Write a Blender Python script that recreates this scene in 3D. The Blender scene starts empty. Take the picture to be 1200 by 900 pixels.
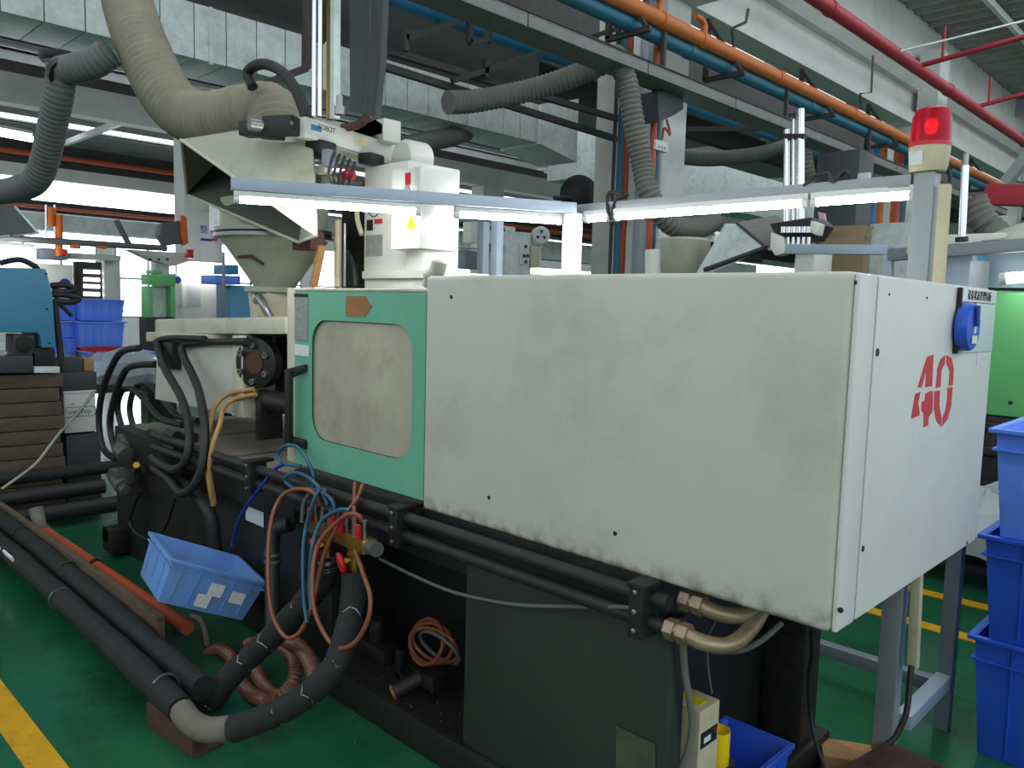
import bpy, bmesh, math, random
from mathutils import Vector, Matrix
random.seed(7)
scene = bpy.context.scene
COL = scene.collection
V = Vector

# ---------------------------------------------------------------- camera (x along the machine, y away from the aisle, z up)
FPX, CXP, CYP, EYE = 933.0, 600.0, 450.0, 1.5
_a = V((-961, -117, FPX)).normalized(); _b = V((915, -66, FPX)).normalized()
_s = (_a + _b).normalized(); _d = (_a - _b).normalized()
_Y = (_s - _d) / 2 ** .5; _X = -(_s + _d) / 2 ** .5; _Z = _X.cross(_Y)
RM = Matrix((_X, _Y, _Z))                       # camera (right, down, forward) -> world
CAM = V((0, 0, EYE))
def at(px, py, **k):                            # the point of a pixel's ray on the plane x=, y= or z=
    r = RM @ V((px - CXP, py - CYP, FPX))
    a, v = list(k.items())[0]; i = 'xyz'.index(a)
    return CAM + r * ((v - CAM[i]) / r[i])
cam = bpy.data.cameras.new('camera'); cam.sensor_width = 36; cam.lens = FPX / 1200 * 36
cam.clip_start = .05; cam.clip_end = 300
camo = bpy.data.objects.new('camera', cam); COL.objects.link(camo)
right, down, fwd = RM.col[0], RM.col[1], RM.col[2]
mw = Matrix((right, -down, -fwd)).transposed().to_4x4(); mw.translation = CAM
camo.matrix_world = mw
scene.camera = camo

# ---------------------------------------------------------------- sky, exposure
world = bpy.data.worlds.new('overcast_sky'); scene.world = world; world.use_nodes = True
bg = world.node_tree.nodes['Background']
bg.inputs[0].default_value = (.86, .95, 1, 1); bg.inputs[1].default_value = 1.9
vs = scene.view_settings
vs.view_transform = 'Standard'; vs.look = 'None'; vs.gamma = 1; vs.use_curve_mapping = False; vs.exposure = -.03
cy = scene.cycles
cy.max_bounces = 8; cy.diffuse_bounces = 5; cy.glossy_bounces = 4; cy.transmission_bounces = 6; cy.caustics_reflective = False; cy.caustics_refractive = False
cy.sample_clamp_indirect = 6

# ---------------------------------------------------------------- materials
def lin(c): return tuple(((v / 255 / 12.92) if v / 255 <= .04045 else ((v / 255 + .055) / 1.055) ** 2.4) for v in c) + (1,)
MATS = {}
def mat(name, rgb, rough=.5, metal=0., var=.12, scale=6., bump=0., dirt=None, damt=.5, dscale=3., streak=1., emit=0., alpha=1., trans=0., bscale=60.):
    if name in MATS: return MATS[name]
    m = bpy.data.materials.new(name); m.use_nodes = True; nt = m.node_tree; N = nt.nodes; L = nt.links
    b = N['Principled BSDF']; c = lin(rgb)
    b.inputs['Roughness'].default_value = rough; b.inputs['Metallic'].default_value = metal
    b.inputs['Base Color'].default_value = c
    if emit:
        b.inputs['Emission Color'].default_value = c; b.inputs['Emission Strength'].default_value = emit
    if alpha < 1: b.inputs['Alpha'].default_value = alpha
    if trans: b.inputs['Transmission Weight'].default_value = trans
    if var or dirt or bump:
        tc = N.new('ShaderNodeTexCoord'); mp = N.new('ShaderNodeMapping'); L.new(tc.outputs['Object'], mp.inputs[0])
        mp.inputs['Scale'].default_value = (1, 1, streak)
        nz = N.new('ShaderNodeTexNoise'); nz.inputs['Scale'].default_value = scale; nz.inputs['Detail'].default_value = 6; nz.inputs['Roughness'].default_value = .62
        L.new(mp.outputs[0], nz.inputs['Vector'])
        rp = N.new('ShaderNodeMapRange'); rp.inputs[1].default_value = .3; rp.inputs[2].default_value = .7; rp.inputs[3].default_value = 1 - var; rp.inputs[4].default_value = 1 + var * .6
        L.new(nz.outputs[0], rp.inputs[0])
        mx = N.new('ShaderNodeVectorMath'); mx.operation = 'SCALE'; mx.inputs[0].default_value = c[:3]; L.new(rp.outputs[0], mx.inputs['Scale'])
        out = mx.outputs[0]
        if dirt:
            n2 = N.new('ShaderNodeTexNoise'); n2.inputs['Scale'].default_value = dscale; n2.inputs['Detail'].default_value = 9; n2.inputs['Roughness'].default_value = .7
            L.new(mp.outputs[0], n2.inputs['Vector'])
            r2 = N.new('ShaderNodeMapRange'); r2.inputs[1].default_value = .5; r2.inputs[2].default_value = .75; r2.inputs[3].default_value = 0; r2.inputs[4].default_value = damt
            L.new(n2.outputs[0], r2.inputs[0])
            mi = N.new('ShaderNodeMix'); mi.data_type = 'RGBA'; L.new(r2.outputs[0], mi.inputs[0]); L.new(out, mi.inputs[6]); mi.inputs[7].default_value = lin(dirt)
            out = mi.outputs[2]
        L.new(out, b.inputs['Base Color'])
        if bump:
            n3 = N.new('ShaderNodeTexNoise'); n3.inputs['Scale'].default_value = bscale; n3.inputs['Detail'].default_value = 4
            L.new(tc.outputs['Object'], n3.inputs['Vector'])
            bp = N.new('ShaderNodeBump'); bp.inputs['Strength'].default_value = bump; bp.inputs['Distance'].default_value = .01
            L.new(n3.outputs[0], bp.inputs['Height']); L.new(bp.outputs[0], b.inputs['Normal'])
    MATS[name] = m
    return m

M = {}
def dm(k, *a, **kw): M[k] = mat(k, *a, **kw)
dm('floor', (32, 98, 66), .2, var=.25, scale=1.3, dirt=(26, 40, 36), damt=.9, dscale=1.7, bump=.06, bscale=9)
dm('yellow_paint', (214, 160, 20), .45, var=.15, dirt=(90, 75, 40), damt=.6, dscale=7)
dm('cover_white', (203, 202, 192), .5, var=.05, scale=2.2, dirt=(160, 156, 142), damt=.5, dscale=2.6)
dm('cover_end', (218, 217, 214), .45, var=.03, scale=3, dirt=(190, 186, 182), damt=.4, dscale=2.2)
dm('cream', (206, 200, 178), .5, var=.08, dirt=(140, 124, 92), damt=.6, dscale=5)
dm('hood_cream', (168, 170, 150), .5, var=.12, scale=4, dirt=(112, 104, 78), damt=.55, dscale=3)
dm('teal', (112, 180, 152), .42, var=.06, scale=3, dirt=(150, 190, 170), damt=.4, dscale=6)
dm('dark_iron', (36, 35, 33), .5, metal=.2, var=.3, scale=5, dirt=(66, 60, 50), damt=.4, dscale=9, bump=.25)
dm('bed_paint', (27, 28, 28), .5, var=.25, scale=3, dirt=(66, 62, 54), damt=.5, dscale=5)
dm('panel_green_grey', (46, 51, 46), .45, var=.15, scale=2, dirt=(62, 60, 52), damt=.4, dscale=2, streak=.25)
dm('black', (22, 22, 23), .5, var=.1)
dm('rubber', (32, 32, 32), .55, var=.2, scale=14, dirt=(76, 72, 64), damt=.4, dscale=11)
dm('foam_black', (31, 32, 33), .8, var=.18, scale=20, bump=.3, dirt=(70, 68, 62), damt=.3, dscale=10)
dm('steel', (150, 150, 148), .35, metal=.9, var=.12)
dm('chrome', (205, 207, 208), .18, metal=1, var=.04)
dm('brushed', (212, 202, 180), .3, metal=.3, var=.25, scale=1.8, dirt=(132, 104, 66), damt=.6, dscale=3)
dm('brass', (170, 128, 52), .35, metal=.9, var=.2, dirt=(96, 72, 36), damt=.5, dscale=12)
dm('rust', (84, 54, 42), .8, var=.3, scale=9, dirt=(64, 44, 36), damt=.7, dscale=6, bump=.3)
dm('red_plastic', (200, 30, 44), .4, var=.05)
dm('red_paint', (176, 44, 60), .5, var=.1, dirt=(120, 60, 60), damt=.4)
dm('orange_paint', (206, 112, 50), .5, var=.1, dirt=(140, 84, 50), damt=.5, dscale=6)
dm('red_orange_pipe', (190, 84, 52), .5, var=.1, dirt=(110, 62, 46), damt=.5)
dm('blue_pipe', (42, 128, 176), .45, var=.1, dirt=(60, 90, 104), damt=.5)
dm('teal_pipe', (30, 104, 128), .5, var=.15, dirt=(44, 66, 72), damt=.5)
dm('blue_crate', (42, 88, 206), .42, var=.08, scale=9)
dm('blue_crate_dusty', (108, 156, 222), .5, var=.1, dirt=(126, 128, 120), damt=.6, dscale=5)
dm('blue_crate_bright', (96, 142, 246), .45, var=.08, dirt=(150, 178, 234), damt=.6, dscale=8, streak=.2)
dm('blue_machine', (72, 142, 180), .45, var=.08, dirt=(58, 96, 118), damt=.4)
dm('sky_frame', (158, 172, 188), .4, metal=.1, var=.06, dirt=(120, 128, 136), damt=.4)
dm('grey_frame', (150, 158, 162), .4, metal=.2, var=.08, dirt=(116, 118, 116), damt=.4)
dm('stand_grey', (118, 126, 134), .45, metal=.2, var=.08)
dm('tray_grey', (126, 128, 126), .55, metal=.2, var=.15, scale=5, dirt=(96, 94, 88), damt=.5, dscale=3)
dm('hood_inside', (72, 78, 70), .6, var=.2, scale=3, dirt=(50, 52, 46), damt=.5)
dm('fitting_tan', (158, 138, 112), .4, metal=.5, var=.2, dirt=(96, 82, 64), damt=.6, dscale=14)
dm('valve_grey', (92, 92, 90), .45, metal=.3, var=.2, dirt=(66, 58, 48), damt=.6, dscale=12)
dm('sticker_green', (70, 82, 60), .6, var=.3, scale=12)
dm('galv', (222, 230, 228), .5, metal=.05, var=.14, scale=14, dirt=(112, 118, 118), damt=.5, dscale=3)
dm('concrete', (186, 186, 178), .8, var=.1, dirt=(126, 124, 114), damt=.5, dscale=3)
dm('white_wall', (214, 217, 214), .8, var=.06, scale=1.2, dirt=(150, 152, 142), damt=.5, dscale=.8)
dm('dark_beam', (58, 56, 54), .7, var=.2, dirt=(80, 70, 60), damt=.4)
dm('roof', (150, 152, 150), .5, metal=.3, var=.15, dirt=(50, 50, 50), damt=.5, dscale=1)
dm('hose_grey', (112, 112, 106), .75, var=.12, scale=9, dirt=(92, 88, 78), damt=.4)
dm('hose_beige', (150, 144, 124), .8, var=.15, scale=10, dirt=(110, 102, 84), damt=.5)
dm('hose_dark', (104, 106, 105), .7, var=.12, dirt=(66, 66, 62), damt=.4)
dm('brown_hose', (138, 78, 50), .35, var=.1, scale=12)
dm('brown_ribbed', (120, 78, 60), .35, var=.15, scale=12)
dm('cardboard', (150, 128, 98), .8, var=.15, scale=8)
dm('tan_hose', (180, 138, 84), .5, var=.15)
dm('blue_tube', (38, 90, 114), .3, var=.08)
dm('navy_tube', (30, 52, 150), .35, var=.05)
dm('wood', (96, 82, 64), .8, var=.3, scale=12, dirt=(62, 54, 44), damt=.6, dscale=8, streak=3)
dm('raw_wood', (186, 140, 92), .75, var=.25, scale=14, bump=.4)
dm('white_plastic', (220, 222, 220), .4, var=.03)
dm('robot_white', (222, 222, 214), .4, var=.04, dirt=(176, 166, 140), damt=.5, dscale=3)
dm('paper', (226, 228, 226), .8, var=.04, dirt=(168, 170, 172), damt=.6, dscale=60)
dm('grey_label', (150, 152, 150), .6, var=.25, scale=70)
dm('sticker_rust', (160, 112, 66), .7, var=.2, scale=8)
dm('dark_grey_box', (62, 66, 70), .5, var=.1)
dm('pale_plate', (214, 220, 220), .4, var=.03)
dm('ink_black', (30, 32, 36), .6, var=0)
dm('ink_blue', (32, 60, 150), .6, var=0)
dm('ink_red', (206, 50, 62), .6, var=.12, scale=40)
dm('ink_pink', (226, 184, 186), .6, var=.05)
dm('green_machine', (104, 186, 112), .45, var=.05, dirt=(80, 150, 90), damt=.3)
dm('orange_cyl', (226, 112, 34), .45, var=.05)
dm('yellow_plastic', (238, 210, 20), .4, var=.04)
dm('beige_conduit', (206, 196, 164), .6, var=.1, dirt=(150, 130, 92), damt=.5, dscale=14)
dm('clear_film', (214, 222, 230), .15, var=0, alpha=.45)
dm('tube_lamp', (250, 252, 255), .5, var=0, emit=70)
dm('hall_lamp', (250, 252, 255), .5, var=0, emit=14)
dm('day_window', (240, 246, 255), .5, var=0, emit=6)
dm('red_glow', (255, 30, 30), .4, var=0, emit=3)
dm('dust', (118, 112, 98), .9, var=.2)

def grime(name, axis, lo, hi, rgb, amt):        # scuffed dirt along an edge of a painted sheet
    nt = M[name].node_tree; N = nt.nodes; L = nt.links; b = N['Principled BSDF']; src = b.inputs['Base Color'].links[0].from_socket
    tc = N.new('ShaderNodeTexCoord'); sp = N.new('ShaderNodeSeparateXYZ'); L.new(tc.outputs['Object'], sp.inputs[0])
    mr = N.new('ShaderNodeMapRange'); mr.inputs[1].default_value = lo; mr.inputs[2].default_value = hi; mr.inputs[3].default_value = 1; mr.inputs[4].default_value = 0; L.new(sp.outputs[axis], mr.inputs[0])
    nz = N.new('ShaderNodeTexNoise'); nz.inputs['Scale'].default_value = 22; nz.inputs['Detail'].default_value = 8; L.new(tc.outputs['Object'], nz.inputs['Vector'])
    m2 = N.new('ShaderNodeMapRange'); m2.inputs[1].default_value = .42; m2.inputs[2].default_value = .62; m2.inputs[4].default_value = amt; L.new(nz.outputs[0], m2.inputs[0])
    mu = N.new('ShaderNodeMath'); mu.operation = 'MULTIPLY'; L.new(mr.outputs[0], mu.inputs[0]); L.new(m2.outputs[0], mu.inputs[1])
    mi = N.new('ShaderNodeMix'); mi.data_type = 'RGBA'; L.new(mu.outputs[0], mi.inputs[0]); L.new(src, mi.inputs[6]); mi.inputs[7].default_value = lin(rgb)
    L.new(mi.outputs[2], b.inputs['Base Color'])
grime('cover_white', 2, .85, .90, (112, 98, 70), .8)
grime('cover_white', 0, .68, .675, (150, 136, 100), 0)
def dome_material():
    m = bpy.data.materials.new('red_dome'); m.use_nodes = True
    b = m.node_tree.nodes['Principled BSDF']; b.inputs['Base Color'].default_value = lin((222, 40, 66)); b.inputs['Roughness'].default_value = .2
    b.inputs['Transmission Weight'].default_value = .55; b.inputs['IOR'].default_value = 1.2
    return m
M['red_dome'] = dome_material()

# ---------------------------------------------------------------- mesh building
ORG = {}
def R3(rx=0, ry=0, rz=0): return Matrix.Rotation(rz, 3, 'Z') @ Matrix.Rotation(ry, 3, 'Y') @ Matrix.Rotation(rx, 3, 'X')
def perp(d):
    u = d.cross(V((0, 0, 1)))
    if u.length < 1e-3: u = d.cross(V((1, 0, 0)))
    u.normalize(); return u, d.cross(u).normalized()
class MB:
    def __init__(s): s.v = []; s.f = []; s.bev = 0
    def _add(s, vs, fs):
        n = len(s.v); s.v += [V(p) for p in vs]; s.f += [tuple(n + i for i in f) for f in fs]; return s
    def box(s, x0, x1, y0, y1, z0, z1):
        return s._add([(x, y, z) for z in (z0, z1) for y in (y0, y1) for x in (x0, x1)], [(0, 2, 3, 1), (4, 5, 7, 6), (0, 1, 5, 4), (2, 6, 7, 3), (0, 4, 6, 2), (1, 3, 7, 5)])
    def obox(s, c, size, rot=None):
        rot = rot or Matrix.Identity(3); c = V(c); h = [q / 2 for q in size]
        return s._add([c + rot @ V((x * h[0], y * h[1], z * h[2])) for z in (-1, 1) for y in (-1, 1) for x in (-1, 1)], [(0, 2, 3, 1), (4, 5, 7, 6), (0, 1, 5, 4), (2, 6, 7, 3), (0, 4, 6, 2), (1, 3, 7, 5)])
    def bar(s, p0, p1, w, h=None, up=(0, 0, 1)):
        p0, p1 = V(p0), V(p1); h = h or w; d = (p1 - p0).normalized(); u = d.cross(V(up))
        if u.length < 1e-3: u = d.cross(V((1, 0, 0)))
        u.normalize(); t = u.cross(d).normalized(); u = u * w / 2; t = t * h / 2
        return s._add([p + a * u + b * t for p in (p0, p1) for a, b in ((-1, -1), (1, -1), (1, 1), (-1, 1))], [(0, 1, 2, 3), (7, 6, 5, 4), (0, 4, 5, 1), (1, 5, 6, 2), (2, 6, 7, 3), (3, 7, 4, 0)])
    def cyl(s, p0, p1, r0, r1=None, n=14, caps=True):
        p0, p1 = V(p0), V(p1); r1 = r0 if r1 is None else r1; d = (p1 - p0).normalized(); u, w = perp(d)
        vs = [p + (u * math.cos(6.28318 * i / n) + w * math.sin(6.28318 * i / n)) * r for p, r in ((p0, r0), (p1, r1)) for i in range(n)]
        fs = [(i, (i + 1) % n, n + (i + 1) % n, n + i) for i in range(n)]
        if caps: fs += [tuple(range(n - 1, -1, -1)), tuple(range(n, 2 * n))]
        return s._add(vs, fs)
    def tube(s, pts, r, n=10, caps=True, closed=False):
        pts = [V(p) for p in pts]; m = len(pts); u = None; rings = []
        for i, p in enumerate(pts):
            a = pts[i - 1] if i or closed else p; b = pts[(i + 1) % m] if i < m - 1 or closed else p
            d = (b - a).normalized()
            if u is None: u, _ = perp(d)
            u = (u - d * u.dot(d)); u = u.normalized() if u.length > 1e-6 else perp(d)[0]
            w = d.cross(u); rr = r[i] if isinstance(r, (list, tuple)) else r
            rings.append([p + (u * math.cos(6.28318 * k / n) + w * math.sin(6.28318 * k / n)) * rr for k in range(n)])
        vs = [q for rg in rings for q in rg]; fs = []
        for i in range(m if closed else m - 1):
            j = (i + 1) % m
            fs += [(i * n + k, i * n + (k + 1) % n, j * n + (k + 1) % n, j * n + k) for k in range(n)]
        if caps and not closed: fs += [tuple(range(n - 1, -1, -1)), tuple((m - 1) * n + k for k in range(n))]
        return s._add(vs, fs)
    def ribbed(s, pts, r, pitch, amp, n=18):
        pts = resample(pts, pitch / 4); rr = [r + amp * (1, 0, -1, 0)[i % 4] for i in range(len(pts))]
        return s.tube(pts, rr, n)
    def pipe(s, p0, p1, ro, ri, n=16):              # open-ended hollow pipe
        p0, p1 = V(p0), V(p1); d = (p1 - p0).normalized(); u, w = perp(d); vs = []
        for p, r in ((p0, ro), (p1, ro), (p1, ri), (p0, ri)):
            vs += [p + (u * math.cos(6.28318 * i / n) + w * math.sin(6.28318 * i / n)) * r for i in range(n)]
        fs = [(a * n + i, a * n + (i + 1) % n, b * n + (i + 1) % n, b * n + i) for a, b in ((0, 1), (1, 2), (2, 3), (3, 0)) for i in range(n)]
        return s._add(vs, fs)
    def lathe(s, prof, c, n=24, axis=(0, 0, 1)):
        c = V(c); d = V(axis).normalized(); u, w = perp(d); vs = []
        for r, z in prof: vs += [c + d * z + (u * math.cos(6.28318 * i / n) + w * math.sin(6.28318 * i / n)) * max(r, 1e-4) for i in range(n)]
        fs = [(a * n + i, a * n + (i + 1) % n, (a + 1) * n + (i + 1) % n, (a + 1) * n + i) for a in range(len(prof) - 1) for i in range(n)]
        fs += [tuple(range(n - 1, -1, -1)), tuple((len(prof) - 1) * n + i for i in range(n))]
        return s._add(vs, fs)
    def slab(s, pts, t):                            # polygon swept by vector t
        pts = [V(p) for p in pts]; n = len(pts); t = V(t)
        fs = [tuple(range(n - 1, -1, -1)), tuple(range(n, 2 * n))] + [(i, (i + 1) % n, n + (i + 1) % n, n + i) for i in range(n)]
        return s._add(pts + [p + t for p in pts], fs)
    def sheet(s, pts, th):                          # thin sheet of thickness th along its normal
        pts = [V(p) for p in pts]; nrm = (pts[1] - pts[0]).cross(pts[2] - pts[0]).normalized()
        return s.slab(pts, nrm * th)
    def hull(s, a, b):                              # two quads joined into a solid
        return s._add(list(a) + list(b), [(3, 2, 1, 0), (4, 5, 6, 7), (0, 1, 5, 4), (1, 2, 6, 5), (2, 3, 7, 6), (3, 0, 4, 7)])
    def build(s, name, m, parent=None, bevel=0, seg=2, smooth=40, local=False, label=None, kind=None, org=None):
        o0 = ORG.get(parent, V((0, 0, 0))) if org is None else V(org)
        if local: o0 = V((0, 0, 0))
        me = bpy.data.meshes.new(name); me.from_pydata([tuple(p - o0) for p in s.v], [], s.f)
        bm = bmesh.new(); bm.from_mesh(me); bmesh.ops.recalc_face_normals(bm, faces=bm.faces)
        if bevel:
            ed = [e for e in bm.edges if len(e.link_faces) == 2 and e.calc_face_angle(0) > .5]
            bmesh.ops.bevel(bm, geom=ed, offset=bevel, segments=seg, profile=.6, affect='EDGES', clamp_overlap=True)
        bm.to_mesh(me); bm.free()
        me.materials.append(M[m] if isinstance(m, str) else m)
        for p in me.polygons: p.use_smooth = True
        me.set_sharp_from_angle(angle=math.radians(smooth))
        o = bpy.data.objects.new(name, me); COL.objects.link(o)
        if parent is not None: o.parent = parent; ORG[o] = ORG.get(parent, V((0, 0, 0)))
        else: o.location = o0; ORG[o] = o0
        if label: o['label'] = label
        if kind: o['kind'] = kind
        return o
def resample(pts, step):
    pts = [V(p) for p in pts]; out = [pts[0].copy()]; need = step
    for a, b in zip(pts, pts[1:]):
        l = (b - a).length; d = 0
        while l - d >= need: d += need; out.append(a.lerp(b, d / l)); need = step
        need -= l - d
    return out
def spl(pts, n=8, closed=False):
    pts = [V(p) for p in pts]; m = len(pts); out = []
    for i in range(m if closed else m - 1):
        g = lambda j: pts[j % m] if closed else pts[max(0, min(m - 1, j))]
        p0, p1, p2, p3 = g(i - 1), g(i), g(i + 1), g(i + 2)
        for k in range(n):
            t = k / n
            out.append(.5 * ((2 * p1) + (p2 - p0) * t + (2 * p0 - 5 * p1 + 4 * p2 - p3) * t * t + (3 * p1 - p0 - 3 * p2 + p3) * t ** 3))
    if not closed: out.append(pts[-1].copy())
    return out
def tag(o, label=None, cat=None, group=None, kind=None):
    if label: o['label'] = label
    if cat: o['category'] = cat
    if group: o['group'] = group
    if kind: o['kind'] = kind
    return o
def thing(name, loc, label=None, cat=None, group=None, kind=None, rot=None):
    o = bpy.data.objects.new(name, None); COL.objects.link(o); o.location = loc; o.empty_display_size = .05
    if rot: o.rotation_euler = rot
    ORG[o] = V(loc)
    return tag(o, label, cat, group, kind)
def one(name, mb, m, label, cat, group=None, kind=None, **k):   # a thing that is a single mesh, origin at its base
    xs = [p.x for p in mb.v]; ys = [p.y for p in mb.v]; zs = [p.z for p in mb.v]
    o = mb.build(name, m, org=((min(xs) + max(xs)) / 2, (min(ys) + max(ys)) / 2, min(zs)), **k)
    return tag(o, label, cat, group, kind)
def copy_tree(o, parent=None):
    c = o.copy(); COL.objects.link(c); c.parent = parent; ORG[c] = ORG.get(o, V((0, 0, 0)))
    for ch in list(o.children): copy_tree(ch, c)
    return c
def text(name, s, size, origin, ux, uy, m, parent, t=.0006, stretch=1.0, label=None):   # lettering lying on a surface
    cu = bpy.data.curves.new(name, 'FONT'); cu.body = s; cu.size = size; cu.align_x = 'CENTER'; cu.align_y = 'CENTER'; cu.extrude = t
    tmp = bpy.data.objects.new(name, cu); COL.objects.link(tmp)
    bpy.context.view_layer.update()
    me = bpy.data.meshes.new_from_object(tmp.evaluated_get(bpy.context.evaluated_depsgraph_get()))
    bpy.data.objects.remove(tmp); bpy.data.curves.remove(cu)
    ux, uy = V(ux).normalized(), V(uy).normalized(); uz = ux.cross(uy)
    o0 = ORG.get(parent, V((0, 0, 0)))
    for v in me.vertices: v.co = V(origin) - o0 + ux * v.co.x * stretch + uy * v.co.y + uz * v.co.z
    me.materials.clear(); me.materials.append(M[m])
    o = bpy.data.objects.new(name, me); COL.objects.link(o); o.parent = parent; ORG[o] = o0
    if label: o['label'] = label
    return o

# ================================================================ SETTING
def struct(name, mb, m, label=None, parent=None, **k):
    o = mb.build(name, m, parent, **k); o['kind'] = 'structure'
    if label: o['label'] = label
    return o
floor = struct('floor', MB().box(-45, 14, -8, 45, -.1, 0), 'floor', 'worn green painted factory floor')
def line(x0, x1, y0, y1): MB().box(x0, x1, y0, y1, 0, .003).build('painted_line', 'yellow_paint', floor)
line(-3.6, -.5, .66, .76); line(-1.9, 1.5, 4.09, 4.18); line(-1.9, 1.5, 4.6, 4.69); line(-1.9, -1.8, 4.18, 4.6)
ZR = 6.3
def xr(py): return at(0, py, z=ZR).x
gaps = [(-5.5, -7.9), (xr(52), xr(57)), (xr(75), xr(81)), (xr(131), xr(141))]  # first gap is an unseen opening, added to brighten the duct and pipes
edges = [-5.4] + [e for g in gaps for e in g] + [-42]
ceiling = thing('ceiling', (0, 0, ZR), 'dark sheet roof with bright skylight strips between, plus unseen openings added for light', kind='structure')
for i in range(0, len(edges), 2):
    a, b = edges[i], edges[i + 1]
    mb = MB(); n = max(2, int((a - b) / .18) * 2); ph = 0      # trapezoid sheets, ribs along the strip
    prof = []
    for k in range(n + 1): prof.append((a + (b - a) * k / n, ZR + (.04 if (k // 1) % 2 else 0)))
    for k in range(n):
        (x0, z0), (x1, z1) = prof[k], prof[k + 1]
        mb._add([(x0, -8, z0), (x1, -8, z1), (x1, 45, z1), (x0, 45, z0)], [(0, 1, 2, 3)])
    mb.box(b, a, -8, 45, ZR + .06, ZR + .1)
    mb.build('roof_sheet', 'roof', ceiling)
# roof over the aisle: corrugation across, ribs run along x
mb = MB(); ny = 420
for k in range(ny):
    y0, y1 = -8 + 53 * k / ny, -8 + 53 * (k + 1) / ny
    z = lambda q: ZR + .3 + .06 * math.sin(q / .378 * 2 * math.pi)
    for xa, xb_ in ((-5.4, -3.4), (-.6, 3.5)): mb._add([(xa, y0, z(y0)), (xb_, y0, z(y0)), (xb_, y1, z(y1)), (xa, y1, z(y1))], [(0, 1, 2, 3)])  # opening left between the two strips is unseen, added to light the overhead
for xa, xb_ in ((-5.4, -3.4), (-.6, 3.5)): mb.box(xa, xb_, -8, 45, ZR + .42, ZR + .46)
mb.build('roof_sheet', 'roof', ceiling, label='corrugated grey roof sheet above the aisle')
for y in (21.5, 30):                         # rafters and purlins under the aisle roof
    MB().box(-5.2, 3.5, y, y + .16, ZR - .12, ZR + .24).build('rafter', 'grey_frame', ceiling)
for x in (-3.9, 0.2, 2.4):
    MB().box(x, x + .07, -8, 45, ZR + .14, ZR + .25).build('purlin', 'galv', ceiling)
for y in range(-4, 42, 6):                              # white cross purlins under the skylight roof
    MB().box(-30, -5.6, y, y + .12, ZR - .35, ZR - .2).build('purlin', 'white_wall', ceiling)
for x in (-8.2, -10.6, -15.4, -18.5):
    MB().box(x, x + .25, -8, 42, ZR - .75, ZR - .3).build('roof_beam', 'dark_beam', ceiling)

# concrete frame beside the aisle: wall beam with a ledge, carried by square columns
XA = -5.0
zb = at(1000, 112, x=XA).z; zt = ZR + .3
struct('wall_beam', MB().box(XA - .25, XA, -3, 44, zb + .2, zt), 'white_wall', 'white painted concrete wall beam under the aisle roof')
struct('trim_1', MB().slab([(XA + .001, 0, zb + .55), (XA + .12, 0, zb + .55), (XA + .3, 0, zb + .72), (XA + .3, 0, zb + .82), (XA + .001, 0, zb + .95)], (0, 44, 0)), 'white_wall', 'sloping concrete ledge along the white wall beam')
struct('trim_2', MB().box(XA - .25, XA + .08, -3, 44, zb, zb + .2), 'white_wall', 'lower edge of the white wall beam')
for k, y in enumerate((7.5, 15.0, 22.5, 30)):
    c = MB().box(XA - .42, XA + .05, y - .22, y + .22, 0, zb)
    c.box(XA + .09, XA + .42, y - .25, y + .25, zb - .0, zb + 1.2)
    struct('column', c, 'white_wall', ['white square concrete column with a capital block, nearest the robot hoses', 'white square concrete column behind the red beacon', 'third white column down the aisle', 'farthest white column down the aisle'][k], bevel=.01)
pc = at(706, 300, x=-6.1)
struct('column', MB().cyl((pc.x, pc.y, 0), (pc.x, pc.y, 5.9), .135, n=28).cyl((pc.x, pc.y, 0), (pc.x, pc.y, .5), .16, n=28), 'concrete', 'round grey concrete column in the middle of the photo')
# columns and beams of the next bay
XB = -13.5
z0, z1 = at(0, 118, x=XB).z, at(0, 82, x=XB).z
struct('wall_beam', MB().box(XB - .3, XB, -2, 40, z0, z1), 'white_wall', 'long white beam across the left background')
for k, px in enumerate((238, 578)):
    c = at(px, 240, x=XB)
    struct('column', MB().box(XB - .4, XB + .02, c.y - .33, c.y + .33, 0, z0), 'white_wall', ['white column with a blue printed notice board, left background', 'white column behind the grey lamp frame'][k], bevel=.02)
XC = -17.0
def band(name, pa, pb, m, label, x=XC, t=.2, ye=40):
    a, b = at(0, pb, x=x).z, at(0, pa, x=x).z
    return struct(name, MB().box(x - t, x, -1, ye, a, b), m, label)
band('wall_beam', 160, 187, 'dark_beam', 'dark steel beam with a red pipe across the left background')
band('wall_beam', 188, 204, 'white_wall', 'white lintel beam above the bright window strip')
band('window_1', 205, 229, 'day_window', 'bright clerestory window strip on the left', x=XC - .3)
band('wall_beam', 230, 244, 'dark_beam', 'dark lower beam under the window strip', x=XC + .1)
band('window_2', 264, 276, 'day_window', 'lower bright window strip behind the machines', x=XC - .3)
o = one('air_duct', MB().box(-16.6, -16.2, 2.5, 9, at(0, 265, x=-16.2).z, at(0, 246, x=-16.2).z), 'galv', 'grey green duct behind the orange cylinders, far left', 'duct')
zz = at(0, 175, x=XC + .12).z
one('red_pipe', MB().tube([(XC + .12, 0, zz), (XC + .12, 30, zz)], .05), 'red_orange_pipe', 'thin red pipe along the dark beam, left background', 'pipe')
zz = at(0, 238, x=XC + .22).z
one('red_pipe', MB().tube([(XC + .22, 0, zz), (XC + .22, 30, zz)], .03), 'red_orange_pipe', 'thinnest red pipe on the lower dark beam, left background', 'pipe')
XW = -24.0                                              # far wall with lit windows
struct('wall_back', MB().box(XW - .3, XW, -6, 44, 0, 5.2), 'white_wall', 'far white wall of the hall')
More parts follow.
